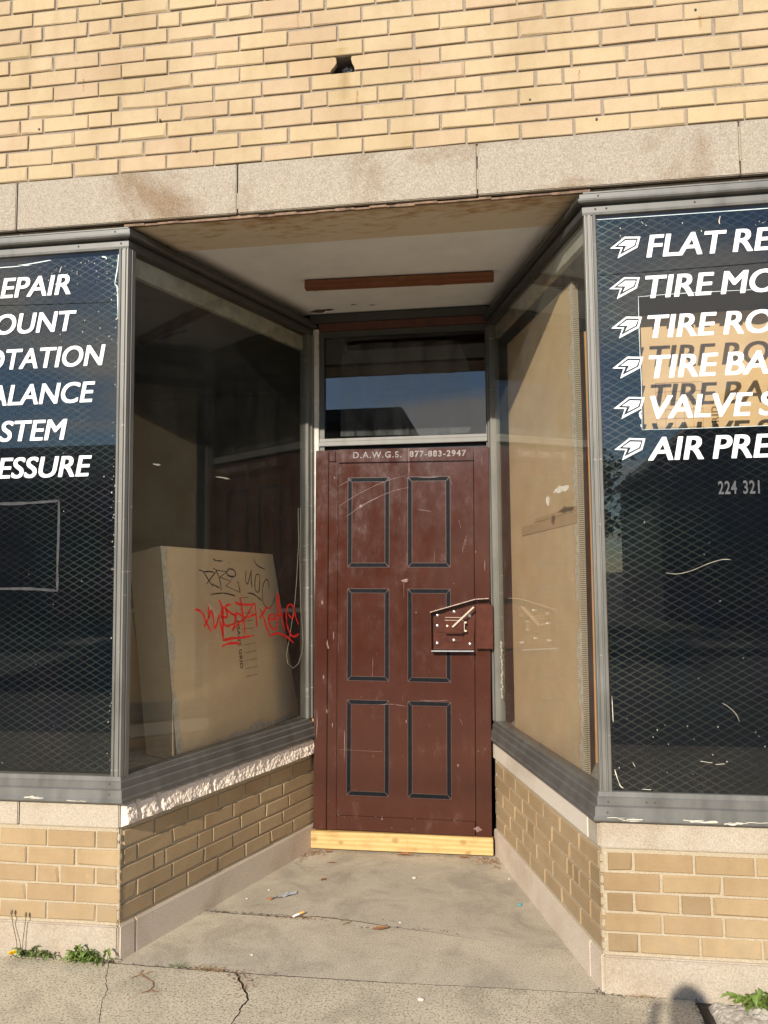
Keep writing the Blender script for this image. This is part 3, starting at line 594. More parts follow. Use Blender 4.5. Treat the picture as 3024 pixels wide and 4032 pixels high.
# window frames: profiles swept along the front and mitred round the corner into the recess
SILL = [(-0.055, 0.5905), (0.026, 0.5905), (0.030, 0.596), (0.030, 0.604), (0.024, 0.610), (0.022, 0.640), (0.010, 0.644), (0.010, 0.668), (0.004, 0.672), (0.002, 0.688), (-0.055, 0.690)]
HEAD = [(-0.055, 2.792), (0.002, 2.794), (0.004, 2.803), (0.004, 2.824), (-0.004, 2.828), (-0.004, 2.834), (0.022, 2.836), (0.026, 2.842), (0.024, 2.850), (0.017, 2.853), (0.017, 2.869), (0.010, 2.872), (-0.016, 2.874), (-0.016, 2.880), (-0.004, 2.881), (-0.004, 2.886), (-0.02, 2.888), (-0.055, 2.890)]
def sweep(profile, path, seg, left_out):
    P = [Vector((x, y, 0)) for x, y in path]; rings = []
    def off(i, n):
        ds = []
        if i > 0: ds.append((P[i] - P[i - 1]).normalized())
        if i < len(P) - 1: ds.append((P[i + 1] - P[i]).normalized())
        ns = [Vector((d.y, -d.x, 0)) * left_out for d in ds]
        if len(ns) == 1: return P[i] + ns[0] * n
        m = (ns[0] + ns[1]).normalized(); return P[i] + m * (n / m.dot(ns[0]))
    mb = MB(); pr_ = []
    for i in (seg, seg + 1): pr_.append(mb.add([(off(i, n).x, off(i, n).y, z) for n, z in profile]))
    L = len(profile)
    for k in range(L): mb.face([pr_[0] + k, pr_[0] + (k + 1) % L, pr_[1] + (k + 1) % L, pr_[1] + k])
    mb.face([pr_[0] + k for k in range(L)]); mb.face([pr_[1] + k for k in range(L)])
    return mb
pathL = [(-4.6, 0), (LX, 0), (XDL, YD)]; pathR = [(4.9, 0), (RX, 0), (XDR, YD)]
def merge(a, b):
    n = len(a.v); a.v += b.v; a.f += [tuple(i + n for i in f) for f in b.f]; a.mi += b.mi; a.col += b.col; return a
wins = {}
for nm, path, sg, lo, lab in (('L', pathL, 0, 1, 'dark filmed display window with white lettering, left of the recess'), ('LS', pathL, 1, 1, 'angled clear window with red graffiti'), ('R', pathR, 0, -1, 'dark filmed display window with arrows, lettering and a square cut-out'), ('RS', pathR, 1, -1, 'angled clear window with tall cardboard behind')):
    w = empty('display_window' if len(nm) == 1 else 'angled_window'); w.parent = bld; w['label'] = lab; wins[nm] = w
    sweep(SILL, path, sg, lo).build('sill_frame', M['framemid'] if len(nm) == 2 else M['frame'], w); sweep(HEAD, path, sg, lo).build('head_frame', M['frameshade'] if len(nm) == 2 else M['frame'], w)
    if nm == 'LS':
        for (a, b, n0) in ((SL - 0.035, SL - 0.004, -0.012), (SL - 0.060, SL - 0.0352, -0.004)): fr = MB(); fr.box(a, b, n0, 0.05, 0.690, 2.793, 0, None, TL); fr.build('end_post', M['post'], w, bevel=0.002)
    if nm == 'RS':
        for (a, b, n0) in ((SR - 0.022, SR - 0.004, -0.010), (SR - 0.045, SR - 0.0222, -0.004)): fr = MB(); fr.box(a, b, n0, 0.05, 0.690, 2.793, 0, None, TR); fr.build('end_post', M['post'], w, bevel=0.002)
# screws in the frames
for (x, z, nn) in [(-0.955, 2.860, -0.019), (-0.935, 2.815, -0.0065), (-1.12, 2.815, -0.0065), (-0.94, 0.626, -0.0245), (-0.945, 0.662, -0.012), (0.955, 2.860, -0.019), (0.945, 2.815, -0.0065), (0.985, 2.815, -0.0065), (1.30, 2.815, -0.0065), (1.06, 0.657, -0.012), (1.09, 0.657, -0.012), (0.925, 0.622, -0.0245), (0.93, 0.655, -0.012)]:
    scw = MB(); scw.tube([(x, nn, z), (x, nn + 0.01, z)], 0.0035, 8); scw.build('frame_screw', M['joint'], bld)
rs2 = random.Random(11)
for nm_, xa, xb, dens in (('L', -1.55, -0.93, 9), ('R', 0.91, 1.60, 16)):
    t = MB()
    for _ in range(dens):
        x = rs2.uniform(xa, xb); l = rs2.uniform(0.015, 0.10); z = rs2.choice([0.6005, 0.604, 0.608]) + rs2.uniform(-0.003, 0.003)
        t.strokes(TF, [[(x + l * i / 4, z + rs2.uniform(-0.0015, 0.0015)) for i in range(5)]], rs2.uniform(0.002, 0.006), -0.0308)
    tag(t.build('peeling_paint', M['flake'], wins[nm_], normals=False), kind='stuff')
# corner posts, grooved
def post(path_pts, nm):
    mb = MB(); a = mb.add([(x, y, 0.688) for x, y in path_pts]); b = mb.add([(x, y, 2.794) for x, y in path_pts]); n = len(path_pts)
    for k in range(n): mb.face([a + k, a + (k + 1) % n, b + (k + 1) % n, b + k])
    mb.face([a + k for k in range(n)]); mb.face([b + k for k in range(n)])
    mb.build('corner_post', M['post'], bld)
def ppts(cx, sgn, D, k=1.0):
    f = [(0.040, 0.02), (0.040, -0.001), (0.030, -0.003), (0.028, 0.002), (0.024, 0.002), (0.022, -0.004), (0.010, -0.004), (0.008, 0.001), (0.005, 0.001), (0.003, -0.005), (-0.001, -0.004)]
    pts = [(cx + sgn * a, y) for a, y in f]
    for s, n in ((0.012, -0.003), (0.014, 0.001), (0.018, 0.001), (0.020, -0.003), (0.040, -0.002), (0.042, 0.02), (0.01, 0.03)):
        s *= k
        nn = NL if sgn < 0 else NR; p = Vector((cx, 0, 0)) + D * s + nn * n; pts.append((p.x, p.y))
    return pts
post(ppts(LX, -1, DL), 'L'); post(ppts(RX + 0.005, 1, DR, 0.25), 'R')
# panes
def pane(T, a, b, z0, z1, n0, th, m, par, name='pane'):
    mb = MB(); mb.box(a, b, n0, n0 + th, z0, z1, 0, None, T); return mb.build(name, m, par)
pane(TL, 0.030, SL - 0.03, 0.685, 2.797, 0.012, 0.006, M['glassL'], wins['LS'])
pane(TR, 0.012, SR - 0.02, 0.685, 2.797, 0.012, 0.006, M['glassR'], wins['RS'])
pane(TF, -4.55, LX - 0.03, 0.685, 2.797, 0.006, 0.003, M['glassF'], wins['L'])
pane(TF, RX + 0.03, 4.85, 0.685, 2.797, 0.006, 0.003, M['glassF'], wins['R'])
# film sheets (the right one has a rectangular opening)
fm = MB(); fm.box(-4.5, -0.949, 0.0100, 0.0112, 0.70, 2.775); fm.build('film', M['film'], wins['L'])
HX0, HX1, HZ0, HZ1 = 1.092, 2.05, 1.981, 2.476
fm = MB()
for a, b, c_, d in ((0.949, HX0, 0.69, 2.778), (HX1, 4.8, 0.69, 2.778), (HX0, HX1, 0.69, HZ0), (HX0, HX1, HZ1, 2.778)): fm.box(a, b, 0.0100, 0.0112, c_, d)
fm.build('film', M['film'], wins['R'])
ed = MB()    # torn pale edges of the film
T0 = lambda x, n, z: (x, n, z)
ed.strokes(T0, [[(HX0, HZ1 + 0.002), (HX0 - 0.001, 2.3), (HX0 + 0.001, 2.15), (HX0 - 0.002, HZ0)], [(HX0, HZ0 - 0.001), (1.3, HZ0 - 0.002), (1.7, HZ0), (HX1, HZ0)], [(HX0, HZ1), (1.25, HZ1 + 0.004), (1.6, HZ1 + 0.002), (HX1, HZ1)]], 0.0022, 0.0096)
ed.strokes(T0, [[(0.95, 2.780), (1.1, 2.779), (1.4, 2.778), (1.9, 2.777)]], 0.0028, 0.0096)
ed.strokes(T0, [[(HX0 - 0.002, 2.05), (HX0 - 0.008, 2.04), (HX0 - 0.003, 2.02)], [(HX0 - 0.006, 2.0), (HX0 - 0.004, 1.99)]], 0.007, 0.0095)
ed.build('film_edge', M['filmedge'], wins['R'])
ed = MB(); ed.strokes(T0, [[(-0.952, 2.776), (-0.956, 2.72), (-0.966, 2.655), (-0.956, 2.64), (-0.952, 2.58), (-0.949, 2.50)], [(-4.4, 2.76), (-1.6, 2.755), (-1.40, 2.758), (-1.25, 2.772)], [(-1.025, 2.771), (-1.012, 2.769), (-1.003, 2.762)]], 0.005, 0.0096)
ed.build('film_edge', M['filmedge'], wins['L'])
sk = MB()
rs = random.Random(3)
def specks(mb, x0, x1, z0, z1, n, r0, r1, nn):
    for _ in range(n):
        x, z = rs.uniform(x0, x1), rs.uniform(z0, z1); r = rs.uniform(r0, r1); t0 = rs.uniform(0, 6)
        mb.poly([(x + r * math.cos(t0 + t) * rs.uniform(.5, 1), nn, z + r * 1.6 * math.sin(t0 + t) * rs.uniform(.5, 1)) for t in [i * math.pi / 3 for i in range(6)]])
specks(sk, -1.33, -0.96, 2.66, 2.76, 34, 0.001, 0.0026, 0.0057); specks(sk, -1.2, -0.96, 2.4, 2.66, 10, 0.001, 0.003, 0.0057); specks(sk, -1.5, -0.96, 0.70, 2.3, 14, 0.001, 0.0022, 0.0057); specks(sk, -0.965, -0.948, 0.72, 2.76, 46, 0.001, 0.003, 0.0057)
sk.strokes(T0, [[(-1.2, 2.74), (-1.205, 2.725), (-1.208, 2.715)], [(-1.13, 2.715), (-1.131, 2.70)]], 0.003, 0.0057)
tag(sk.build('paint_speck', M['flake'], wins['L']), kind='stuff')
sk = MB(); specks(sk, 0.955, 1.6, 0.70, 0.95, 22, 0.001, 0.0024, 0.0057); specks(sk, 0.955, 1.6, 1.0, 1.9, 8, 0.001, 0.002, 0.0057); specks(sk, 0.95, 1.6, 2.70, 2.77, 14, 0.001, 0.003, 0.0057)
sk.strokes(T0, [[(1.155, 1.46), (1.19, 1.455), (1.24, 1.465), (1.30, 1.49), (1.35, 1.505), (1.38, 1.503)], [(1.33, 1.002), (1.35, 0.99), (1.375, 0.965), (1.385, 0.94)]], 0.0013, 0.0057)
sk.strokes(T0, [[(0.957, 0.765), (0.965, 0.735), (0.975, 0.708), (0.985, 0.700)], [(1.05, 0.698), (1.08, 0.697)], [(1.02, 0.79), (1.028, 0.775)], [(1.25, 0.80), (1.29, 0.795)], [(1.30, 0.79), (1.33, 0.793)], [(1.39, 2.76), (1.385, 2.74), (1.387, 2.73)]], 0.0032, 0.0057)
sk.strokes(T0, [[(0.955, 1.02), (0.956, 0.97), (0.957, 0.93)]], 0.003, 0.0057)
tag(sk.build('paint_speck', M['flake'], wins['R']), kind='stuff')

# vinyl lettering
LINES = [('FLAT REPAIR', 2.621), ('TIRE MOUNT', 2.467), ('TIRE ROTATION', 2.318), ('TIRE BALANCE', 2.168), ('VALVE STEM', 2.018), ('AIR PRESSURE', 1.866)]
NV = 0.0056
SH, OF, SPC = 0.18, 0.0, 1.0
startR = [1.125, 1.118, 1.121, 1.121, 1.121, 1.107]
endL = [-1.157, -1.129, -1.000, -1.042, -1.160, -1.051]
def arrow(mb, x, z):    # emblem left of each line; (x,z) = tip of the arrow
    k_ = 0.0003218
    outer = [(20, 380), (190, 250), (365, 262), (328, 388), (103, 502), (142, 388)]
    inner = [(68, 368), (196, 272), (337, 281), (308, 372), (128, 462), (166, 374)]
    solid = [(112, 352), (200, 292), (318, 299), (292, 362), (172, 420), (205, 358)]
    cv = lambda P: [(x + (a - 20) * k_, NV, z - (b - 380) * k_) for a, b in P]
    O, I, S_ = cv(outer), cv(inner), cv(solid)
    n = mb.add(O + I)
    for i in range(6): mb.face([n + i, n + (i + 1) % 6, n + 6 + (i + 1) % 6, n + 6 + i])
    n = mb.add(S_); mb.face([n + 0, n + 1, n + 2, n + 3]); mb.face([n + 0, n + 3, n + 5]); mb.face([n + 3, n + 4, n + 5])
for (txt, z), xr, xl, xw in zip(LINES, startR, endL, (1.045, 1.02, 0.985, 1.0, 1.045, 1.045)):
    t = MB(); add_text(t, TF, txt, xr, z, 0.0845, NV, SH, OF, SPC, 1.03, bold=0.022); t.build('lettering', M['vinyl'], wins['R'], normals=False)
    t = MB(); arrow(t, xr - 0.130 + (0.012 if txt[0] == 'A' else 0), z + 0.043); t.build('arrow_emblem', M['vinyl'], wins['R'], normals=False)
    t = MB(); add_text(t, TF, txt, xl, z, 0.0845, NV, SH, OF, SPC, xw, True, bold=0.022); t.build('lettering', M['vinyl'], wins['L'], normals=False)
for tx_, xx_ in (('224', 1.345), ('321', 1.430)):
    t = MB(); add_text(t, TF, tx_, xx_, 1.7375, 0.047, NV, 0.0, 0.02, 1.1, 0.62); t.build('phone_number', M['greyvinyl'], wins['R'], normals=False)
t = MB()
t.strokes(T0, [[(-1.50, 1.764), (-1.40, 1.762), (-1.30, 1.764), (-1.185, 1.770)], [(-1.189, 1.772), (-1.188, 1.65), (-1.190, 1.50), (-1.188, 1.405)], [(-1.50, 1.418), (-1.4, 1.417), (-1.3, 1.416), (-1.19, 1.408)]], 0.0125, NV)
t.build('tape_residue', M['tape'], wins['L'])

# graffiti on the left angled pane
GU = lambda x, y: (x, y)
RED = [[(0.441, 1.313), (0.466, 1.308), (0.495, 1.29), (0.513, 1.259), (0.552, 1.206)], [(0.53, 1.326), (0.535, 1.296), (0.532, 1.269), (0.502, 1.232)], [(0.534, 1.269), (0.551, 1.301), (0.562, 1.287), (0.578, 1.221), (0.603, 1.266), (0.608, 1.284)], [(0.606, 1.35), (0.62, 1.33), (0.635, 1.295), (0.636, 1.229), (0.64, 1.163)], [(0.609, 1.265), (0.624, 1.222), (0.64, 1.163)], [(0.617, 1.269), (0.67, 1.272), (0.645, 1.314), (0.623, 1.291), (0.646, 1.236), (0.676, 1.226), (0.695, 1.233)], [(0.701, 1.323), (0.67, 1.324), (0.657, 1.309), (0.695, 1.284), (0.733, 1.268), (0.728, 1.239), (0.695, 1.229)], [(0.724, 1.334), (0.772, 1.322), (0.86, 1.317)], [(0.767, 1.353), (0.78, 1.3), (0.794, 1.239), (0.805, 1.18)], [(0.793, 1.263), (0.733, 1.282), (0.728, 1.239), (0.706, 1.201)], [(0.706, 1.201), (0.76, 1.237), (0.82, 1.266), (0.877, 1.324), (0.895, 1.254), (0.902, 1.2)], [(0.82, 1.254), (0.854, 1.264), (0.898, 1.27)], [(0.637, 1.161), (0.696, 1.166), (0.773, 1.164), (0.875, 1.167)], [(0.628, 1.133), (0.658, 1.142), (0.709, 1.144), (0.767, 1.138)], [(0.926, 1.295), (0.958, 1.25), (0.973, 1.216), (1.009, 1.157)], [(0.919, 1.248), (0.951, 1.271), (0.98, 1.295), (1.016, 1.296)], [(0.994, 1.238), (1.053, 1.239), (1.031, 1.263), (0.998, 1.244), (1.016, 1.201), (1.06, 1.181)], [(1.06, 1.181), (1.079, 1.222), (1.075, 1.37), (1.102, 1.285), (1.125, 1.22), (1.141, 1.175)], [(1.068, 1.253), (1.094, 1.254), (1.129, 1.258)], [(1.16, 1.213), (1.157, 1.257), (1.168, 1.296), (1.2, 1.305), (1.231, 1.28), (1.216, 1.232), (1.176, 1.256)], [(1.231, 1.28), (1.247, 1.235), (1.272, 1.195)], [(1.16, 1.213), (1.176, 1.177), (1.207, 1.142), (1.239, 1.136), (1.276, 1.146)], [(1.009, 1.155), (1.076, 1.163), (1.152, 1.144), (1.223, 1.104)]]
BLK = [[(0.463, 1.487), (0.493, 1.48), (0.529, 1.444), (0.565, 1.409)], [(0.493, 1.479), (0.534, 1.48), (0.57, 1.477)], [(0.594, 1.486), (0.558, 1.459), (0.517, 1.423)], [(0.563, 1.496), (0.584, 1.487)], [(0.584, 1.487), (0.668, 1.478)], [(0.668, 1.478), (0.61, 1.454)], [(0.61, 1.454), (0.694, 1.433)], [(0.694, 1.433), (0.655, 1.413)], [(0.655, 1.413), (0.766, 1.379)], [(0.766, 1.379), (0.756, 1.409), (0.744, 1.435)], [(0.584, 1.486), (0.607, 1.451), (0.619, 1.419), (0.622, 1.392)], [(0.558, 1.424), (0.582, 1.414), (0.613, 1.404)], [(0.662, 1.474), (0.674, 1.489), (0.7, 1.491), (0.723, 1.481), (0.729, 1.461), (0.701, 1.456), (0.672, 1.462), (0.662, 1.474)], [(0.547, 1.376), (0.626, 1.38), (0.669, 1.376), (0.727, 1.364)], [(0.563, 1.539), (0.581, 1.531), (0.63, 1.528)], [(0.673, 1.522), (0.682, 1.52)], [(0.71, 1.454), (0.694, 1.44)], [(0.812, 1.485), (0.808, 1.444), (0.816, 1.423), (0.828, 1.424), (0.853, 1.487)], [(0.853, 1.487), (0.853, 1.436), (0.858, 1.399)], [(0.918, 1.464), (0.891, 1.46), (0.883, 1.411), (0.894, 1.381), (0.919, 1.385), (0.925, 1.464)], [(0.925, 1.464), (0.922, 1.381)], [(1.004, 1.391), (0.997, 1.43), (0.976, 1.438), (0.951, 1.409), (0.945, 1.359), (0.958, 1.317), (0.987, 1.297), (1.016, 1.298), (1.046, 1.331), (1.057, 1.352)], [(0.822, 1.375), (0.866, 1.37), (0.908, 1.352), (0.943, 1.332)], [(0.874, 1.539), (0.901, 1.51), (0.969, 1.488)]]
CORD = [(1.292, 1.82), (1.292, 1.729), (1.297, 1.638), (1.284, 1.525), (1.276, 1.435), (1.263, 1.345), (1.25, 1.279), (1.226, 1.2), (1.203, 1.114), (1.179, 1.05), (1.191, 0.999), (1.242, 0.968), (1.291, 0.987), (1.324, 1.037), (1.337, 1.094), (1.329, 1.185), (1.315, 1.276), (1.31, 1.411), (1.308, 1.548), (1.311, 1.684), (1.314, 1.822)]
NG = 0.0105
t = MB(); t.strokes(TL, RED, 0.0135, NG); t.build('red_graffiti', M['redpaint'], wins['LS'])
t = MB(); t.strokes(TL, BLK, 0.0072, NG + 0.0004); t.build('black_graffiti', M['blackmarker'], wins['LS'])
# peeled tape / paint smears on the side panes
t = MB()
def blob(mb, T, s, z, w, h, n, seed):
    r = random.Random(seed); mb.poly([T(s + w * math.cos(a) * r.uniform(.6, 1), n, z + h * math.sin(a) * r.uniform(.4, 1)) for a in [i * math.pi / 7 for i in range(14)]])
blob(t, TL, 0.19, 1.93, 0.030, 0.0055, NG, 1); t.build('paint_smear', M['flake'], wins['LS'])
t = MB(); blob(t, TL, 0.63, 1.918, 0.06, 0.0055, NG, 2); t.build('paint_smear', M['flake'], wins['LS'])
t = MB(); blob(t, TR, 0.34, 1.80, 0.11, 0.02, NG, 3); t.build('paint_smear', M['flake'], wins['RS'])
t = MB(); blob(t, TR, 0.50, 1.77, 0.03, 0.03, NG, 9); t.build('paint_smear', M['flake'], wins['RS'])
t = MB()
for i in range(16):
    blob(t, TR, SR - 0.125 + random.uniform(-0.012, 0.012), 0.83 + i * 0.018, random.uniform(0.012, 0.022), 0.014, NG, 20 + i)
t.build('paint_smear', M['flake'], wins['RS'])

# door frame, transom
df_ = empty('door_frame'); df_.parent = bld
t = MB(); t.box(XDL + 0.002, XDL + 0.034, YD - 0.012, YD + 0.06, 0.02, 2.83); t.box(XDR + 0.008, XDR + 0.026, YD - 0.012, YD + 0.06, 0.02, 2.84); t.build('white_jamb', M['trim'], df_, bevel=0.003)
t = MB(); t.box(XDL - 0.012, XDL + 0.002, YD - 0.022, YD + 0.05, 0.595, 2.30); t.build('stained_jamb', M['rustwood'], df_)
t = MB(); t.box(XDL - 0.02, XDR + 0.03, YD - 0.004, YD + 0.07, 2.866, 2.915); t.build('head_trim', M['frameshade'], df_, bevel=0.003)
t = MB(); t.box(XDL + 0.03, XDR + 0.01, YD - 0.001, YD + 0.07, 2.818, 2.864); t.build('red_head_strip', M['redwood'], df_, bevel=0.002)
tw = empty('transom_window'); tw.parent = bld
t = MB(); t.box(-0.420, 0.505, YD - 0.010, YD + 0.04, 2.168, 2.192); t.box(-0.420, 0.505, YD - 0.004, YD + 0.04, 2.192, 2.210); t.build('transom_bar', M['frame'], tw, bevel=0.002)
t = MB(); t.box(-0.419, -0.392, YD + 0.002, YD + 0.05, 2.10, 2.816); t.box(0.500, XDR + 0.006, YD + 0.002, YD + 0.05, 2.10, 2.816); t.box(-0.391, 0.499, YD + 0.004, YD + 0.05, 2.785, 2.816); t.build('frame', M['frameshade'], tw)
pane(TF, -0.393, 0.501, 2.205, 2.79, YD + 0.022, 0.006, M['glassT'], tw)
t = MB(); blob_pts = [(-0.305, 2.225), (-0.30, 2.5), (-0.298, 2.66), (-0.28, 2.73), (-0.2, 2.745), (0.2, 2.742), (0.36, 2.735), (0.41, 2.60), (0.415, 2.40), (0.42, 2.25), (0.40, 2.222), (0.2, 2.215), (0, 2.222)]
t.poly([(x, YD + 0.0212, z) for x, z in blob_pts]); t.build('whitewash', M['smear'], tw)
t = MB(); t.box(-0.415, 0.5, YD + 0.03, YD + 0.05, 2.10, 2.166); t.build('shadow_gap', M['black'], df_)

# interior rooms behind the glass
room = empty('shop_interior'); room.parent = bld
t = MB()
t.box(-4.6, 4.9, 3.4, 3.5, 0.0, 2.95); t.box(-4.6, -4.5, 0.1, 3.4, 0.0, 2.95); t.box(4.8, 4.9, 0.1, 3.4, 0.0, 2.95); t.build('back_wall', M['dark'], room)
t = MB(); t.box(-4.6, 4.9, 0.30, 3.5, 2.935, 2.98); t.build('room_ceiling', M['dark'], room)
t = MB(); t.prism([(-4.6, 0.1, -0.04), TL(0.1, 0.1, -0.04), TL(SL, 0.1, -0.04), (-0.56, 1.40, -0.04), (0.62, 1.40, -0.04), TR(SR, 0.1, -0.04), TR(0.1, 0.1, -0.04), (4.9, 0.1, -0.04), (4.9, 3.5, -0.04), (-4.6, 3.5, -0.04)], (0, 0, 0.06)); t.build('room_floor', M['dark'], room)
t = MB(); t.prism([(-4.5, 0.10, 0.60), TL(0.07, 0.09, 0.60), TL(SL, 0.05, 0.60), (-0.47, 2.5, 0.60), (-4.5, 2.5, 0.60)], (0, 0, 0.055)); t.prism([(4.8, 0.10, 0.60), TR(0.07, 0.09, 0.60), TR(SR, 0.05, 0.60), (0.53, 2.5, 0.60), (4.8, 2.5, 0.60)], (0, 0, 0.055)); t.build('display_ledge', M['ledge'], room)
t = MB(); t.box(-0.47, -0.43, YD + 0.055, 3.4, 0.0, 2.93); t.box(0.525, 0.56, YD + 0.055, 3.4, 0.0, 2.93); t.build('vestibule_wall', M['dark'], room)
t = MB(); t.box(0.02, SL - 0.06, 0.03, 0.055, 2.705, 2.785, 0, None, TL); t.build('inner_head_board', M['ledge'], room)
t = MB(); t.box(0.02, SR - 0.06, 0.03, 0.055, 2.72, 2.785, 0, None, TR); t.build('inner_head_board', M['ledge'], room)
rf = MB(); rf.box(-4.6, 4.9, 0.30, 6.5, 5.15, 5.3); rf.box(-4.6, -4.4, 0.30, 6.5, 2.98, 5.15); rf.box(4.7, 4.9, 0.30, 6.5, 2.98, 5.15); rf.box(-4.6, 4.9, 6.3, 6.5, 0.0, 5.15); rf.box(-4.75, -4.6, 0.0, 6.5, 0, 5.2); rf.box(4.9, 5.05, 0.0, 6.5, 0, 5.2); rf.build('roof', M['farroof'], bld)

# ------------------------------------------------------------------ brown security door
DO = (0.020, 1.300, 0.105)
door = thing('security_door', DO, 'brown steel security door with six black stencilled panels and a boxed lock', 'door', rot=(0, rad(0.6), 0))
door['_o'] = (0, 0, 0)
t = MB(); t.box(-0.398, 0.389, 0.0, 0.03, 0.0, 2.032); t.build('door_leaf', M['door'], door, bevel=0.002)
t = MB(); t.box(-0.4725, -0.401, -0.006, 0.03, 0.0, 2.030); t.build('side_rail', M['door'], door, bevel=0.003)
t = MB(); t.box(0.392, 0.4725, -0.003, 0.03, 0.0, 2.034); t.build('side_rail', M['door'], door, bevel=0.003)
t = MB(); t.box(-0.397, -0.347, -0.007, -0.0005, 0.065, 1.950); t.build('hinge_strip', M['door'], door, bevel=0.002)
t = MB(); t.box(-0.396, -0.362, -0.010, -0.0005, 1.968, 2.030); t.build('hinge_block', M['door'], door, bevel=0.002)
tb = MB(); tb.box(-0.345, 0.390, -0.012, -0.0005, 1.960, 2.0325); tb = tb.build('top_band', M['door'], door, bevel=0.002)
t = MB(); add_text(t, TF, 'D.A.W.G.S.', -0.262, 1.983, 0.034, -0.0128, 0, 0.016, 1.2); add_text(t, TF, '877-883-2947', 0.048, 1.984, 0.033, -0.0128, 0, 0.03, 1.22, 0.99); t.build('stamped_lettering', M['stamp'], tb, normals=False)
t = MB(); t.box(-0.345, 0.388, -0.003, -0.0005, 0.003, 0.078); t.build('bottom_band', M['door'], door, bevel=0.0015)
t = MB()
for x in (-0.335, -0.135, 0.075, 0.28, 0.31): t.ball((x, -0.004, 0.079), 0.006, 0.004, 0.003, 8, 5, 0, 0.2)
t.build('weld_bead', M['halo'], door)
for (x0, x1) in ((-0.291, -0.066), (0.037, 0.263)):
    for (z0, z1) in ((1.392, 1.876), (0.786, 1.274), (0.184, 0.682)):
        t = MB(); w = 0.0205; g = 0.0030
        for (e, y, mi) in ((0.0022, -0.0010, 1), (0.0, -0.0016, 0)):
            a, b, c_, d = x0 - e, x1 + e, z0 - e, z1 + e; W = w + 2 * e; G_ = g - e
            t.poly([(a + G_ * 1.6, y, d), (b - G_ * 1.6, y, d), (b - W, y, d - W), (a + W, y, d - W)], mi)
            t.poly([(a + W, y, c_ + W), (b - W, y, c_ + W), (b - G_ * 1.6, y, c_), (a + G_ * 1.6, y, c_)], mi)
            t.poly([(a, y, c_ + G_ * 1.6), (a, y, d - G_ * 1.6), (a + W, y, d - W - G_ * 1.2), (a + W, y, c_ + W + G_ * 1.2)], mi)
            t.poly([(b, y, c_ + G_ * 1.6), (b, y, d - G_ * 1.6), (b - W, y, d - W - G_ * 1.2), (b - W, y, c_ + W + G_ * 1.2)], mi)
        t.build('panel_outline', [M['stencil'], M['halo']], door, normals=False)
t = MB(); Td = lambda a, n, b: (a, n, b)
t.strokes(Td, [[(-0.395, 1.80), (-0.34, 1.835), (-0.27, 1.87)], [(-0.345, 1.72), (-0.24, 1.785), (-0.10, 1.85), (0.02, 1.885)], [(-0.26, 1.70), (-0.17, 1.75), (-0.05, 1.80), (0.04, 1.82)], [(-0.31, 1.66), (-0.20, 1.73), (-0.12, 1.77)]], 0.0021, -0.0019)
t.strokes(Td, [[(0.09, 1.876), (0.15, 1.872), (0.205, 1.876)], [(0.265, 1.86), (0.277, 1.83)], [(0.09, 1.70), (0.13, 1.695), (0.16, 1.69)], [(0.31, 1.64), (0.32, 1.60)], [(-0.20, 1.62), (-0.19, 1.60)], [(-0.12, 0.66), (-0.05, 0.665), (0.03, 0.655)], [(0.10, 0.69), (0.18, 0.688), (0.25, 0.694)], [(-0.33, 0.42), (-0.10, 0.415)], [(0.31, 0.60), (0.325, 0.57)]], 0.0026, -0.0019)
t.strokes(Td, [[(0.33 + 0.006 * i, 1.50 + 0.02 * i), (0.331 + 0.006 * i, 1.47 + 0.02 * i)] for i in range(4)], 0.003, -0.0019)
for (x, z, w, h) in [(-0.40, 0.98, 0.004, 0.035), (-0.366, 1.02, 0.004, 0.03), (-0.395, 0.96, 0.006, 0.015), (-0.40, 0.62, 0.004, 0.02), (-0.37, 0.55, 0.003, 0.02), (0.30, 0.36, 0.006, 0.01), (-0.43, 1.2, 0.008, 0.014), (-0.42, 0.8, 0.006, 0.02), (0.40, 0.04, 0.025, 0.02), (-0.22, 1.72, 0.01, 0.012), (0.02, 1.32, 0.03, 0.012)]:
    t.poly([(x + w * math.cos(a) * random.uniform(.5, 1), -0.0075 if x < -0.35 else -0.0036, z + h * math.sin(a) * random.uniform(.4, 1)) for a in [i * math.pi / 5 for i in range(10)]])
tag(t.build('paint_scratches', M['scuff'], door, normals=False), kind='stuff')
# lock housing
lk = MB(); pen = [(0.166, -0.001, 0.957), (0.385, -0.001, 0.959), (0.396, -0.001, 1.218), (0.166, -0.001, 1.150)]
lk.prism(pen, (0, -0.004, 0))
def bar(mb, p, q_, y0, y1, th):
    d = Vector((q_[0] - p[0], 0, q_[1] - p[1])).normalized(); nn = Vector((-d.z, 0, d.x)) * th
    loop = [Vector((p[0], y0, p[1])), Vector((q_[0], y0, q_[1])), Vector((q_[0], y0, q_[1])) + nn, Vector((p[0], y0, p[1])) + nn]
    mb.prism(loop, (0, y1 - y0, 0))
bar(lk, (0.160, 1.152), (0.398, 1.222), -0.0055, -0.050, 0.0035); bar(lk, (0.400, 1.222), (0.466, 1.226), -0.0055, -0.050, 0.0035)
bar(lk, (0.166, 0.955), (0.164, 1.150), -0.0055, -0.046, 0.0035); bar(lk, (0.168, 0.950), (0.386, 0.953), -0.0055, -0.050, 0.005)
lock = lk.build('lock_housing', M['doorlock'], door, bevel=0.0008)
M['worn'] = simple('painted metal glint', (0.62, 0.45, 0.36), 0.3, 0.6, 0.35, 60)  # light catching the lock edges, painted as bright strips
t = MB(); bar(t, (0.160, 1.1525), (0.398, 1.2225), -0.0503, -0.0520, 0.0042); bar(t, (0.4005, 1.2225), (0.466, 1.2265), -0.0503, -0.0520, 0.0042); t.build('edge_glint', M['worn'], lock)
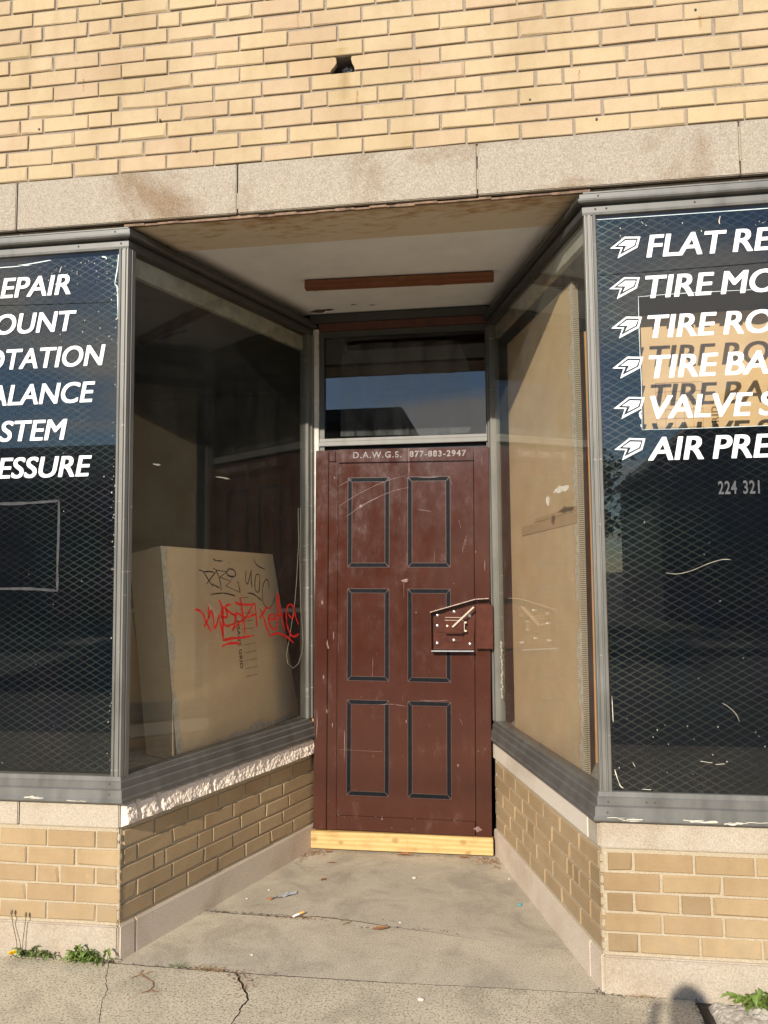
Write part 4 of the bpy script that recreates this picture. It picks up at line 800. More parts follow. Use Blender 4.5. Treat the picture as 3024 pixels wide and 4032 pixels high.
t = MB(); bar(t, (0.166, 0.9495), (0.388, 0.9525), -0.0503, -0.0525, 0.0062); t.build('edge_glint', M['bolt'], lock)
t = MB(); t.box(0.238, 0.331, -0.0405, -0.038, 1.1262, 1.1295); t.box(0.236, 0.333, -0.0436, -0.0422, 1.112, 1.1145); t.build('edge_glint', M['worn'], lock)
t = MB(); t.box(0.238, 0.330, -0.0105, -0.0055, 0.998, 1.165); t.box(0.190, 0.236, -0.0100, -0.0055, 1.048, 1.114); t.build('mounting_plate', M['doorlock'], lock, bevel=0.002)
t = MB(); t.box(0.234, 0.335, -0.042, -0.011, 1.042, 1.126); t.build('lock_box', M['doorlock'], lock, bevel=0.006)
t = MB(); t.tube([(0.277, -0.048, 1.078), (0.389, -0.055, 1.184)], 0.0052, 10); t.build('lever', M['lever'], lock, smooth=False)
t = MB(); t.box(0.337, 0.340, -0.040, -0.012, 1.054, 1.107); t.box(0.3405, 0.350, -0.040, -0.030, 1.098, 1.107); t.box(0.3405, 0.350, -0.040, -0.030, 1.054, 1.063); t.build('keeper', M['lever'], lock, bevel=0.001)
t = MB(); t.tube([(0.249, -0.046, 1.084), (0.249, -0.040, 1.084)], 0.006, 10); t.build('keyhole', M['lever'], lock)
for (x, z) in ((0.195, 1.137), (0.283, 1.156), (0.366, 1.135), (0.194, 1.082), (0.281, 1.007), (0.193, 0.990), (0.365, 0.988)):
    t = MB(); t.ball((x, -0.0105 if 0.24 < x < 0.33 else -0.006, z), 0.0105, 0.008, 0.0105, 14, 8); t.build('bolt', M['bolt'], lock, smooth=True)
t = MB(); t.box(0.400, 0.488, -0.036, -0.0045, 0.966, 1.194); t.build('latch_cover', M['doorlock'], door, bevel=0.003)

# ------------------------------------------------------------------ timber
t = MB(); t.box(-0.463, 0.498, 1.288, 1.326, 0.012, 0.101)
o = t.build('timber_board', M['pine'], None, bevel=0.003); at(o, (0.0, 1.307, 0.012)); tag(o, 'fresh yellow pine board with knots lying under the brown door', 'board')
t = MB(); t.box(-0.367, 0.560, 0.800, 0.840, 2.868, 2.912)
o = t.build('timber_batten', M['batten'], None, bevel=0.003); at(o, (0.095, 0.82, 2.868)); o.rotation_euler = (0, 0, rad(2.2)); tag(o, 'reddish brown wooden batten fixed across the recess ceiling above the door', 'batten')

# ------------------------------------------------------------------ cardboard
def sheet(mb, P, th, nrm, mi=0, mi_side=1): mb.prism([Vector(p) for p in P], Vector(nrm).normalized() * th, mi, mi_side)
# graffiti sheet: leaning panel plus a flap folded back
BLp, BRp = Vector((-0.843, 0.404, 0.657)), Vector((-0.600, 1.560, 0.657)); TLp, TRp = Vector((-0.940, 0.423, 1.597)), Vector((-0.720, 1.444, 1.577)); RMp = Vector((-0.603, 1.559, 0.70))
root = thing('cardboard_sheet', (-0.74, 0.98, 0.657), 'folded brown cardboard sheet with a printed grid leaning behind the graffiti pane', 'cardboard')
nA = (BRp - BLp).cross(TLp - BLp).normalized(); nA = nA if nA.x > 0 else -nA
def peel_card(name, a, b, org, e1, e2, ws, wz):
    k = card(name, a, b); c0 = k.b.inputs['Base Color'].links[0].from_socket
    def dot(v, o_):
        q = k.n('ShaderNodeVectorMath', operation='SUBTRACT'); k.set(q.inputs[0], k.obj); q.inputs[1].default_value = o_
        d = k.n('ShaderNodeVectorMath', operation='DOT_PRODUCT'); k.t.links.new(q.outputs[0], d.inputs[0]); d.inputs[1].default_value = v; return d.outputs['Value']
    m = k.math('SUBTRACT', 1.0, k.math('DIVIDE', dot(e1, org), ws))
    if wz: m = k.math('MAXIMUM', m, k.math('SUBTRACT', 1.0, k.math('DIVIDE', dot(e2, org), wz)))
    m = k.math('ADD', m, k.math('MULTIPLY', k.math('SUBTRACT', k.noise(7, 6, 0.62), 0.5), 2.6))
    f = k.noise(45, 5, 0.65); pc = k.ramp(f, (0.35, (0.46, 0.38, 0.28)), (0.65, (0.70, 0.64, 0.54)))
    c = k.mix(k.ramp(m, (0.46, 0.0), (0.52, 0.9)), c0, pc)
    st = k.ramp(m, (0.30, 0.0), (0.45, 0.35), (0.5, 0.0)); c = k.mix(st, c, k.mix(1.0, c0, (0.62, 0.5, 0.4), 'MULTIPLY'))
    k.B(Base_Color=c); return k.m
_ra = Vector((-0.74, 0.98, 0.657))
e1_ = (BRp - BLp).normalized(); e2_ = nA.cross(e1_); e2_ = e2_ if e2_.z > 0 else -e2_
M['cardA'] = peel_card('brown cardboard with peeled foot', (0.80, 0.565, 0.325), (0.87, 0.64, 0.385), BLp - _ra, e1_, e2_, 0.07, 0.055)
t = MB(); sheet(t, [BLp, BRp, RMp, TRp, TLp], 0.007, -nA); t.build('front_panel', [M['cardA'], M['cardedge']], root)
F1, F2 = Vector((-1.135, 0.520, 1.565)), Vector((-1.03, 0.50, 0.66))
t = MB(); sheet(t, [TLp - nA * 0.0075, BLp - nA * 0.0075, F2, F1], 0.006, (0.2, 1, 0)); t.build('side_flap', [M['card'], M['cardedge']], root)
e1_ = (BRp - BLp).normalized(); e2_ = nA.cross(e1_); e2_ = e2_ if e2_.z > 0 else -e2_
def TA(s, n, z): return tuple(BLp + e1_ * s + e2_ * z + nA * n)
t = MB()   # printed grid and words
gx0, gx1, gz0, gz1 = 0.640, 0.760, 0.285, 0.690
t.strokes(TA, [[(gx0, gz0 + (gz1 - gz0) * i / 10), (gx1, gz0 + (gz1 - gz0) * i / 10)] for i in range(11)], 0.0050, 0.0022)
t.strokes(TA, [[(gx0 + (gx1 - gx0) * i / 5, gz0), (gx0 + (gx1 - gx0) * i / 5, gz1)] for i in range(6)], 0.0022, 0.0024)
TAv = lambda s, n, z: TA(gx0 - 0.052 + (z), n, 0.575 - s)
add_text(t, TAv, 'USAGE GRID', 0.0, 0.0, 0.030, 0.0022, 0, 0.035, 1.1)
t.build('printed_grid', M['print'], root, normals=False)
t = MB(); sheet(t, [(-1.08, 0.667, 0.657), (-1.50, 0.46, 0.657), (-1.55, 0.34, 1.385), (-1.131, 0.512, 1.392)], 0.007, (-0.4, 1, 0.1))
o = t.build('cardboard_sheet', [M['cardorange'], M['cardedge']], None); at(o, (-1.29, 0.56, 0.657)); tag(o, 'cardboard sheet standing edge-on behind the folded graffiti sheet, beside the left window post', 'cardboard')
# tall sheet in the right angled window, two layers with corrugated edges
root = thing('cardboard_sheet', (0.74, 0.84, 0.657), 'tall tan double cardboard sheet filling the angled window right of the door', 'cardboard')
def curved(s0, s1, n0, th, z0, z1, bow, name, m):
    mb = MB(); K = 16; front = []; back = []
    zt = lambda z: (z - z0) / (z1 - z0)
    for i in range(K + 1):
        z = z0 + (z1 - z0) * i / K; b_ = bow * math.sin(math.pi * (1 - zt(z)) ** 0.8) if 0 < i < K else 0
        front.append((TR(s0 - b_ * 0.3, n0 - b_ * 0.1, z), TR(s1, n0, z))); back.append((TR(s0 - b_ * 0.3, n0 + th, z), TR(s1, n0 + th, z)))
    n = mb.add([p for pr_ in front for p in pr_]); m_ = mb.add([p for pr_ in back for p in pr_])
    for i in range(K):
        a = n + 2 * i; b = m_ + 2 * i
        mb.face([a, a + 1, a + 3, a + 2], 0); mb.face([b, b + 1, b + 3, b + 2], 0); mb.face([a, a + 2, b + 2, b], 1); mb.face([a + 1, a + 3, b + 3, b + 1], 1)
    mb.face([n, n + 1, m_ + 1, m_], 1); mb.face([n + 2 * K, n + 2 * K + 1, m_ + 2 * K + 1, m_ + 2 * K], 1)
    return mb.build(name, [m, M['cardedge']], root)
M['cardC'] = peel_card('tan cardboard with a peeled edge', (0.60, 0.415, 0.235), (0.68, 0.485, 0.285), Vector(TR(0.345, 0.085, 0.657)) - Vector((0.74, 0.84, 0.657)), DR, Vector((0, 0, 1)), 0.075, 0)
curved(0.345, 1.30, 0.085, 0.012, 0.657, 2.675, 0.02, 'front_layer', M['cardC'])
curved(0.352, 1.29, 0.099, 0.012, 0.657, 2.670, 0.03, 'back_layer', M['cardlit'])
def TC(s, n, z): return TR(s, 0.085 - n, z)
t = MB(); t.poly([TC(0.347, 0.0036, 1.665), TC(1.10, 0.0036, 1.645), TC(1.10, 0.0036, 1.69), TC(0.347, 0.0036, 1.705)]); t.poly([TC(0.347, 0.0036, 1.712), TC(0.9, 0.0036, 1.70), TC(0.9, 0.0036, 1.716), TC(0.347, 0.0036, 1.735)]); t.build('packing_tape', M['cardlit'], root, normals=False)
t = MB(); sheet(t, [(0.93, 0.575, 0.657), (1.45, 0.50, 0.657), (1.45, 0.50, 2.52), (0.93, 0.575, 2.52)], 0.007, (0, 1, 0))
o = t.build('cardboard_sheet', [M['cardorange'], M['cardedge']], None); at(o, (1.19, 0.54, 0.657)); tag(o, 'orange brown cardboard strip showing between the tall sheet and the right window post', 'cardboard')
root = thing('cardboard_sheet', (1.62, 0.17, 0.657), 'cardboard sheet with printed grid seen through the square cut-out in the right dark window', 'cardboard')
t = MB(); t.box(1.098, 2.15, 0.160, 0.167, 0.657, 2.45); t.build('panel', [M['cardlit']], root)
t = MB(); TE = lambda s, n, z: (s, 0.1585 - n, z)
t.strokes(TE, [[(1.17 + 0.034 * i, 1.70), (1.17 + 0.034 * i, 2.185)] for i in range(6)] + [[(1.17, 1.70 + 0.0345 * i), (1.34, 1.70 + 0.0345 * i)] for i in range(15)], 0.0018, 0.0)
TEv = lambda s, n, z: (1.395 - z, 0.1583, 1.80 + s)
add_text(t, TEv, 'USAGE GRID', 0.06, 0.0, 0.025, 0, 0, 0.02, 1.2)
t.build('printed_grid', M['print'], root, normals=False)

# cord loop hanging behind the left pane
t = MB(); t.tube([TL(s, 0.024, z) for s, z in CORD], 0.0016, 6); o = t.build('cord', M['cordm'], None); at(o, TL(CORD[0][0], 0.024, 1.25)); tag(o, 'thin off-white cord hanging in a long loop behind the graffiti pane', 'cord')

# ------------------------------------------------------------------ ground: slabs with real cracks over soil
def jag(pts, amp, step, seed):
    out = []
    for (a, b) in zip(pts, pts[1:]):
        a_, b_ = Vector((a[0], a[1], 0)), Vector((b[0], b[1], 0)); L_ = (b_ - a_).length; k_ = max(1, int(L_ / step))
        d = (b_ - a_).normalized(); nn = Vector((-d.y, d.x, 0))
        for i in range(k_):
            p = a_ + (b_ - a_) * i / k_; j = mnoise.noise(Vector((p.x * 38 + seed, p.y * 38, seed))) * amp + mnoise.noise(Vector((p.x * 110 + seed, p.y * 110, seed))) * amp * 0.6
            out.append((p + nn * (0 if (i == 0 and a is pts[0]) else j)))
    out.append(Vector((pts[-1][0], pts[-1][1], 0))); return [(p.x, p.y) for p in out]
def shift(line, w):
    out = []; n = len(line)
    for i, p in enumerate(line):
        a, b = Vector(line[max(i - 1, 0)]), Vector(line[min(i + 1, n - 1)]); d = (b - a).normalized(); nn = Vector((-d.y, d.x))
        ww = w(i / (n - 1)) if callable(w) else w
        ww *= 1 + 0.5 * mnoise.noise(Vector((p[0] * 60, p[1] * 60, w(0.5) if callable(w) else w)))
        out.append((p[0] + nn.x * ww, p[1] + nn.y * ww))
    return out
def slab(name, loop, m, z=0.0, th=0.035, label=None):
    bm = bmesh.new(); vs = [bm.verts.new((x, y, z)) for x, y in loop]; f = bm.faces.new(vs)
    bm.normal_update()
    if f.normal.z < 0: f.normal_flip()
    r = bmesh.ops.extrude_face_region(bm, geom=[f]); nv = [g for g in r['geom'] if isinstance(g, bmesh.types.BMVert)]
    for v in vs: v.co.z -= th
    top = [g for g in r['geom'] if isinstance(g, bmesh.types.BMFace)]
    bmesh.ops.recalc_face_normals(bm, faces=bm.faces)
    bmesh.ops.triangulate(bm, faces=[g for g in bm.faces if len(g.verts) > 4])
    me = bpy.data.meshes.new(name); bm.to_mesh(me); bm.free(); me.materials.append(m); me.materials.append(M['soil'])
    for p in me.polygons: p.material_index = 1 if abs(p.normal.z) < 0.6 else 0
    o = bpy.data.objects.new(name, me); COL.objects.link(o); o['kind'] = 'structure'; return o
c1 = jag([(-0.90, 0.492), (-0.762, 0.486), (-0.60, 0.470), (-0.336, 0.468), (-0.229, 0.486), (-0.048, 0.457), (0.114, 0.424), (0.326, 0.385), (0.463, 0.349), (0.563, 0.318)], 0.006, 0.012, 1)
g1 = lambda t: 0.0036 * min(1, (1 - t) * 2.4) * (0.6 + 0.8 * t * (1 - t) * 2)
c2 = jag([(-4.7, -0.020), (-2.0, -0.020), (-0.93, -0.020), (-0.808, -0.022), (-0.571, -0.026), (-0.423, -0.030), (-0.072, -0.029), (0.174, -0.027), (0.533, -0.014), (0.9, -0.010), (1.205, -0.008)], 0.003, 0.016, 5)
g2 = lambda t: 0.0028 if t < 0.82 else 0.0016
up1, lo1 = shift(c1, g1), shift(c1, lambda t: -g1(t))
up2, lo2 = shift(c2, g2), shift(c2, lambda t: -g2(t))
rec = [p for p in up2 if p[0] > -0.95]
slab('entrance_slab', up1 + [(0.563, 0.318), (0.82, 0.318), (0.60, 1.40), (-0.56, 1.40), (-1.0, 0.6)], M['slab'])
slab('entrance_slab', rec + [(1.205, 0.05), (0.95, 0.05), (0.82, 0.3172), (0.563, 0.3172)] + [p for p in lo1[::-1] if p[0] < 0.56] + [(-1.0, 0.50), (-1.0, 0.05)], M['slab2'] if 'slab2' in M else M['walk'])
c3 = jag([(-0.93, -0.022), (-0.886, -0.134), (-0.844, -0.20), (-0.813, -0.303), (-0.765, -0.408), (-0.74, -0.8), (-0.62, -1.7)], 0.005, 0.012, 8)
c4 = jag([(-0.423, -0.032), (-0.377, -0.111), (-0.324, -0.206), (-0.329, -0.357), (-0.30, -0.7), (-0.36, -1.7)], 0.010, 0.012, 13)
c3l, c3r = shift(c3, lambda t: -0.0012), shift(c3, lambda t: 0.0012)
g4 = lambda t: 0.0052 * max(0.25, 1 - t * 3.2); c4l, c4r = shift(c4, lambda t: -g4(t)), shift(c4, g4)
YB = -1.70
low = lambda a, b: [p for p in lo2 if a < p[0] < b]
slab('pavement', low(-9, -0.932) + c3l + [(-4.7, YB)], M['walk'])
slab('pavement', low(-0.929, -0.434) + c4l + c3r[::-1], M['walk'])
slab('pavement', low(-0.411, 1.19) + [(1.197, -0.02), (1.200, -0.10), (1.195, -0.20), (1.198, YB)] + c4r[::-1], M['walk'])
slab('pavement', [(-4.7, YB - 0.008), (5.0, YB - 0.008), (5.0, -4.0), (-4.7, -4.0)], M['walk'])
# broken pale slab at the right
bm_ = MB(); nx, ny = 90, 60; g = []
for j in range(ny + 1):
    for i in range(nx + 1):
        x = 1.222 + 0.9 * i / nx; y = -0.55 + 0.545 * j / ny
        h = mnoise.fractal(Vector((x * 16, y * 16, 2)), 0.8, 2.0, 5) * 0.012; e = min(1, i / 4) * min(1, (ny - j) / 3)
        g.append((x + mnoise.noise(Vector((0, y * 25, 4))) * 0.012 * (1 - min(1, i / 6)), y, (0.006 + h) * e - 0.02 * (1 - e)))
n = bm_.add(g)
for j in range(ny):
    for i in range(nx): p = n + j * (nx + 1) + i; bm_.face([p, p + 1, p + nx + 2, p + nx + 1])
o = bm_.build('broken_slab', M['rubble'], None); at(o, (1.6, -0.25, 0)); tag(o, kind='structure')
slab('pavement', [(2.14, -0.005), (5.0, -0.005), (5.0, YB), (1.21, YB), (1.21, -0.56), (2.14, -0.56)], M['walk'])
t = MB(); t.poly([(-6, -4.2, -0.009), (6, -4.2, -0.009), (6, 1.5, -0.009), (-6, 1.5, -0.009)]); o = t.build('soil', M['soil'], None); tag(o, kind='structure')
t = MB(); t.box(-60, 60, -4.15, -4.005, -0.15, 0.0); o = t.build('kerb', M['base'], None, bevel=0.01); tag(o, kind='structure')
t = MB(); t.poly([(-90, -13.0, -0.13), (90, -13.0, -0.13), (90, -4.15, -0.13), (-90, -4.15, -0.13)]); o = t.build('road', M['asphalt'], None); tag(o, kind='structure')
t = MB(); t.box(-60, 60, -13.15, -13.0, -0.15, 0.0); t.box(-60, 60, -15.0, -13.151, -0.15, -0.002); o = t.build('far_pavement', M['asphalt2'], None); tag(o, kind='structure')
t = MB(); t.poly([(-400, -500, -0.16), (400, -500, -0.16), (400, 200, -0.16), (-400, 200, -0.16)]); o = t.build('ground', M['grass'], None); tag(o, kind='structure')
for x0, x1 in ((-60, -4.702), (5.002, 60)):
    t = MB(); t.box(x0, x1, -4.0, 0.2, -0.15, -0.001); o = t.build('pavement', M['walk'], None); tag(o, kind='structure')

# ------------------------------------------------------------------ plants in the joints
def leaf(mb, base, ang, length, width, lift, toothed, mi=0, curl=0.5):
    d = Vector((math.cos(ang), math.sin(ang), 0)); sdv = Vector((-d.y, d.x, 0)); L_ = []; R_ = []; C_ = []; K = 12 if toothed else 7
    for i in range(K + 1):
        t_ = i / K; w = width * (math.sin(math.pi * min(1, 0.12 + t_ * 0.9)) ** 0.8) * (0.5 + 0.6 * t_)
        if toothed and i % 2: w *= 0.42
        if i == K: w = 0.0004
        z = lift * math.sin(t_ * math.pi * (0.5 + curl * 0.4)) * length + 0.004
        p = Vector(base) + d * (length * t_ * (1 - 0.25 * lift)) + Vector((0, 0, z)); C_.append(p); up = Vector((0, 0, w * 0.45))
        L_.append(p + sdv * w + up); R_.append(p - sdv * w + up)
    n = mb.add(C_ + L_ + R_); m = K + 1
    for i in range(K): mb.face([n + i, n + i + 1, n + m + i + 1, n + m + i], mi); mb.face([n + i, n + 2 * m + i, n + 2 * m + i + 1, n + i + 1], mi)
def flower(mb, c, r, mi):
    for ring, (k_, rr, zz_) in enumerate(((22, r, 0.0), (18, r * 0.75, 0.003), (12, r * 0.45, 0.005))):
        for i in range(k_):
            a = 2 * math.pi * i / k_ + ring * 0.3; d = Vector((math.cos(a), math.sin(a), 0)); s_ = Vector((-d.y, d.x, 0)) * r * 0.16; p = Vector(c) + Vector((0, 0, zz_))
            mb.poly([p, p + d * rr * 0.6 + s_ + Vector((0, 0, 0.003)), p + d * rr + Vector((0, 0, 0.002)), p + d * rr * 0.6 - s_ + Vector((0, 0, 0.003))], mi)
def rosette(root, cx, cy, n, l0, l1, seed, spread=0.0, m='leaf', lifts=(0.15, 0.75)):
    r = random.Random(seed); mb = MB(); y0 = cy
    for i in range(n):
        a = r.uniform(math.pi * 0.98, 2.02 * math.pi) if r.random() < 0.8 else r.uniform(0, 2 * math.pi)
        bx = cx + r.uniform(-spread, spread); L_ = r.uniform(l0, l1)
        if math.sin(a) > 0.1: L_ = min(L_, 0.03)
        leaf(mb, (bx, cy + r.uniform(-0.004, 0.004), 0.0), a, L_, L_ * r.uniform(0.15, 0.24), r.uniform(*lifts), True, 0, r.random())
    mb.build('leaf_rosette', M[m], root, normals=False)
pl = thing('dandelion', (-1.25, -0.027, 0), 'dandelion with a yellow flower and two tall bud stalks against the left base stone', 'weed', 'dandelions along the left base stone')
rosette(pl, -1.225, -0.022, 44, 0.035, 0.065, 4, 0.055, 'leafdark')
t = MB(); flower(t, (-1.306, -0.055, 0.030), 0.019, 0); t.build('flower_head', M['petal'], pl, normals=False)
for pts in ([(-1.300, -0.028, 0.0), (-1.310, -0.024, 0.06), (-1.328, -0.020, 0.115), (-1.336, -0.020, 0.158)], [(-1.285, -0.028, 0.0), (-1.284, -0.022, 0.07), (-1.279, -0.020, 0.12), (-1.276, -0.020, 0.152)]):
    t = MB(); t.tube(pts, 0.0016, 6); t.ball(Vector(pts[-1]) + Vector((0, 0, 0.008)), 0.005, 0.005, 0.010, 8, 6); t.build('flower_stalk', M['stalk'], pl)
t = MB(); t.tube([(-1.30, -0.03, 0.002), (-1.306, -0.042, 0.014), (-1.312, -0.050, 0.024)], 0.0016, 6); t.build('flower_stalk', M['stalk'], pl)
pl = thing('dandelion', (-1.01, -0.030, 0), 'bright green bushy dandelion clump at the corner of the left base stone', 'weed', 'dandelions along the left base stone')
rosette(pl, -1.01, -0.026, 64, 0.035, 0.075, 9, 0.06, 'leaf', (0.15, 0.9))
t = MB(); flower(t, (-1.075, -0.042, 0.02), 0.007, 0); t.build('flower_bud', M['petal'], pl, normals=False)
pl = thing('dandelion', (1.44, 0.0, 0.01), 'large leafy green weed growing over the broken pale concrete at the right', 'weed')
rosette(pl, 1.46, -0.015, 90, 0.05, 0.11, 12, 0.10, 'leaf', (0.1, 0.55))
pl2 = MB()
def tuft(name, cx, cy, n, l0, l1, spread, m, label, cat, seed, flat=0.5):
    r = random.Random(seed); mb = MB()
    for _ in range(n):
        a = r.uniform(0, 2 * math.pi); L_ = r.uniform(l0, l1); b = Vector((cx + r.uniform(-spread, spread), cy + r.uniform(-0.006, 0.006), 0.0)); d = Vector((math.cos(a), math.sin(a) * 0.6, flat * r.uniform(0.2, 1)))
        d.normalize(); w = Vector((-d.y, d.x, 0)).normalized() * 0.0012; e = b + d * L_; mid = b + d * L_ * 0.5 + Vector((0, 0, 0.004))
        mb.poly([b - w, b + w, mid + w, mid - w]); mb.poly([mid - w, mid + w, e])
    o = mb.build(name, M[m], None, normals=False); at(o, (cx, cy, 0)); return tag(o, label, cat)
tuft('grass_tuft', -0.661, -0.018, 16, 0.02, 0.045, 0.025, 'leafdark', 'small green grass tuft in the pavement joint right of the left corner', 'grass', 1)
tuft('dry_grass', -0.53, -0.026, 70, 0.015, 0.045, 0.065, 'straw', 'dry straw tuft lying along the joint before the triangular crack', 'grass', 2, 0.25)
tuft('dry_sprig', 1.02, -0.012, 26, 0.015, 0.05, 0.04, 'straw', 'dry brown sprig at the foot of the right base stone', 'grass', 3, 0.35)
t = MB(); 
for pts in ([(-0.776, -0.065), (-0.775, -0.09), (-0.74, -0.115), (-0.70, -0.14), (-0.685, -0.17), (-0.69, -0.21)], [(-0.772, -0.10), (-0.785, -0.115), (-0.79, -0.13)], [(-0.775, -0.09), (-0.75, -0.085), (-0.735, -0.07)], [(-0.688, -0.19), (-0.665, -0.205), (-0.65, -0.2)], [(-0.69, -0.20), (-0.71, -0.22)]):
    t.tube([(x, y, 0.003 + 0.002 * random.random()) for x, y in pts], 0.0014, 5)
o = t.build('dry_root', M['dry'], None); at(o, (-0.73, -0.13, 0.002)); tag(o, 'branching dry brown root lying on the left pavement slab', 'root')

# ------------------------------------------------------------------ litter
def dry_leaf(cx, cy, L_, W, ang, label, seed, z=0.001, curl=0.35):
    r = random.Random(seed); mb = MB(); K = 9; ca, sa = math.cos(ang), math.sin(ang); P = []
    for j in (-1, -0.5, 0, 0.5, 1):
        for i in range(K + 1):
            t_ = i / K; w = W * math.sin(math.pi * min(1, 0.06 + t_ * 0.92)) * (1 if i % 2 else 0.72); x = (t_ - 0.5) * L_; y = j * w
            zz_ = z + 0.002 + abs(j) ** 1.5 * w * curl * 2 + 0.35 * curl * L_ * (t_ - 0.5) ** 2 + r.uniform(0, 0.002); P.append((cx + x * ca - y * sa, cy + x * sa + y * ca, zz_))
    n = mb.add(P)
    for j in range(4):
        for i in range(K): a = n + j * (K + 1) + i; mb.face([a, a + 1, a + K + 2, a + K + 1])
    o = mb.build('dried_leaf', M['dry'], None, smooth=True, normals=False); at(o, (cx, cy, z)); tag(o, label, 'leaf', 'dried leaves in the recess'); return o
dry_leaf(0.05, 0.380, 0.068, 0.008, 0.35, 'curled brown leaf lying on the crack in the middle of the entrance', 1, 0.004, 0.9)
dry_leaf(0.045, 1.268, 0.085, 0.016, 0.05, 'flat brown leaf under the middle of the yellow board', 2)
dry_leaf(0.35, 1.272, 0.055, 0.012, 0.1, 'brown leaf near the right end of the yellow board', 3)
dry_leaf(-0.362, 1.272, 0.045, 0.012, -0.2, 'brown leaf near the left end of the yellow board', 4)
dry_leaf(-0.313, 1.116, 0.048, 0.006, 0.1, 'narrow brown leaf lying alone before the left end of the board', 5)
dry_leaf(-0.302, 0.889, 0.035, 0.010, 0.9, 'small tilted reddish leaf on the slab left of centre', 6)
def litter(name, spots, m, n, label_kind, seed):
    r = random.Random(seed); mb = MB()
    for (cx, cy, sx, sy, k_) in spots:
        for _ in range(k_):
            x, y = cx + r.gauss(0, sx), cy + r.gauss(0, sy); a = r.uniform(0, 6.3); l = r.uniform(0.004, 0.016); w = r.uniform(0.001, 0.004); z = r.uniform(0.001, 0.006)
            d = Vector((math.cos(a), math.sin(a), r.uniform(-0.2, 0.3))); s_ = Vector((-d.y, d.x, 0)); p = Vector((x, y, z)); mb.poly([p - d * l / 2 - s_ * w / 2, p - d * l / 2 + s_ * w / 2, p + d * l / 2 + s_ * w / 2, p + d * l / 2 - s_ * w / 2])
    o = mb.build(name, M[m], None, normals=False); tag(o, kind='stuff'); return o
litter('leaf_litter', [(-0.44, 1.25, 0.03, 0.03, 150), (-0.48, 1.17, 0.012, 0.05, 60), (0.47, 1.245, 0.04, 0.025, 130), (0.52, 1.20, 0.012, 0.05, 40), (0.0, 1.272, 0.3, 0.006, 60), (-0.32, 0.462, 0.04, 0.008, 40), (-0.30, 0.455, 0.08, 0.006, 40), (-0.40, -0.05, 0.03, 0.02, 40), (-0.36, -0.12, 0.02, 0.05, 40)], 'dry', 0, '', 5)
litter('crack_debris', [(-0.55, 0.475, 0.2, 0.004, 90), (0.2, 0.41, 0.12, 0.012, 40), (-0.94, -0.005, 0.03, 0.012, 60), (-1.15, -0.02, 0.12, 0.006, 60), (-0.6, -0.024, 0.15, 0.004, 60), (0.93, 0.0, 0.03, 0.012, 60), (1.208, -0.12, 0.008, 0.08, 150)], 'soil', 0, '', 6)
t = MB(); a0 = Vector((-0.338, 0.452, 0.009)); d = Vector((0.55, 0.5, 0.1)).normalized(); t.tube([a0, a0 + d * 0.030], 0.0045, 10, 0); t.tube([a0 + d * 0.0302, a0 + d * 0.050], 0.0046, 10, 1)
o = t.build('cigarette_butt', [M['paperwhite'], M['cork']], None); at(o, (-0.325, 0.463, 0.005)); tag(o, 'white and orange cigarette butt lying in the entrance crack', 'cigarette butt')
t = MB(); P = []
for i in range(9):
    for j in range(4):
        u, v = i / 8, j / 3; w = 0.012 + 0.022 * math.sin(math.pi * u) ; P.append((-0.480 + 0.095 * u - 0.01 * v, 0.640 + 0.075 * u + (v - 0.5) * w * 1.1, 0.003 + random.uniform(0, 0.010)))
n = t.add(P)
for i in range(8):
    for j in range(3): a = n + i * 4 + j; t.face([a, a + 1, a + 5, a + 4])
o = t.build('plastic_scrap', M['plastic'], None, normals=False); at(o, (-0.44, 0.67, 0.002)); tag(o, 'crumpled grey plastic scrap on the left of the entrance slab', 'litter')
t = MB(); t.ball((-0.492, 0.632, 0.006), 0.013, 0.008, 0.006, 8, 5, 0, 0.25); o = t.build('dried_leaf', M['dry'], None); at(o, (-0.5, 0.632, 0)); tag(o, 'crumpled brown leaf beside the grey plastic scrap', 'leaf', 'dried leaves in the recess')
t = MB(); t.tube([(0.612, 0.706, 0.006), (0.626, 0.706, 0.006)], 0.006, 10, 0); o = t.build('bottle_cap', M['teal'], None); at(o, (0.619, 0.706, 0)); tag(o, 'tiny teal plastic cap on the right of the entrance slab', 'cap')
for (x, y, r_, lab) in ((0.124, 0.966, 0.011, 'white chip on the slab before the middle of the board'), (0.576, 1.012, 0.006, 'small white pebble near the right wall of the recess'), (0.269, -0.132, 0.012, 'pale round pebble on the pavement in front of the entrance'), (-0.53, 0.74, 0.006, 'small white pebble behind the grey plastic scrap'), (-0.60, 0.63, 0.006, 'tiny pale pebble between the plastic scrap and left wall'), (1.035, -0.10, 0.006, 'tiny white pebble near the right base stone'), (-0.41, 0.11, 0.007, 'pale pebble on the slab near the triangular crack'), (0.12, 0.47, 0.006, 'pale pebble just behind the curled leaf')):
    t = MB(); t.ball((x, y, r_ * 0.3), r_, r_ * 0.8, r_ * 0.45, 8, 6, 0, 0.12); o = t.build('pebble', M['stone'], None); at(o, (x, y, 0)); tag(o, lab, 'pebble', 'pebbles on the entrance floor')
t = MB(); t.tube([(-0.115, 0.415, 0.003), (-0.10, 0.43, 0.004), (-0.085, 0.452, 0.003)], 0.0014, 5); t.tube([(-0.10, 0.43, 0.004), (-0.09, 0.418, 0.006)], 0.001, 5); o = t.build('twig', M['dry'], None); at(o, (-0.1, 0.43, 0)); tag(o, 'short dry twig on the entrance crack between butt and curled leaf', 'twig')

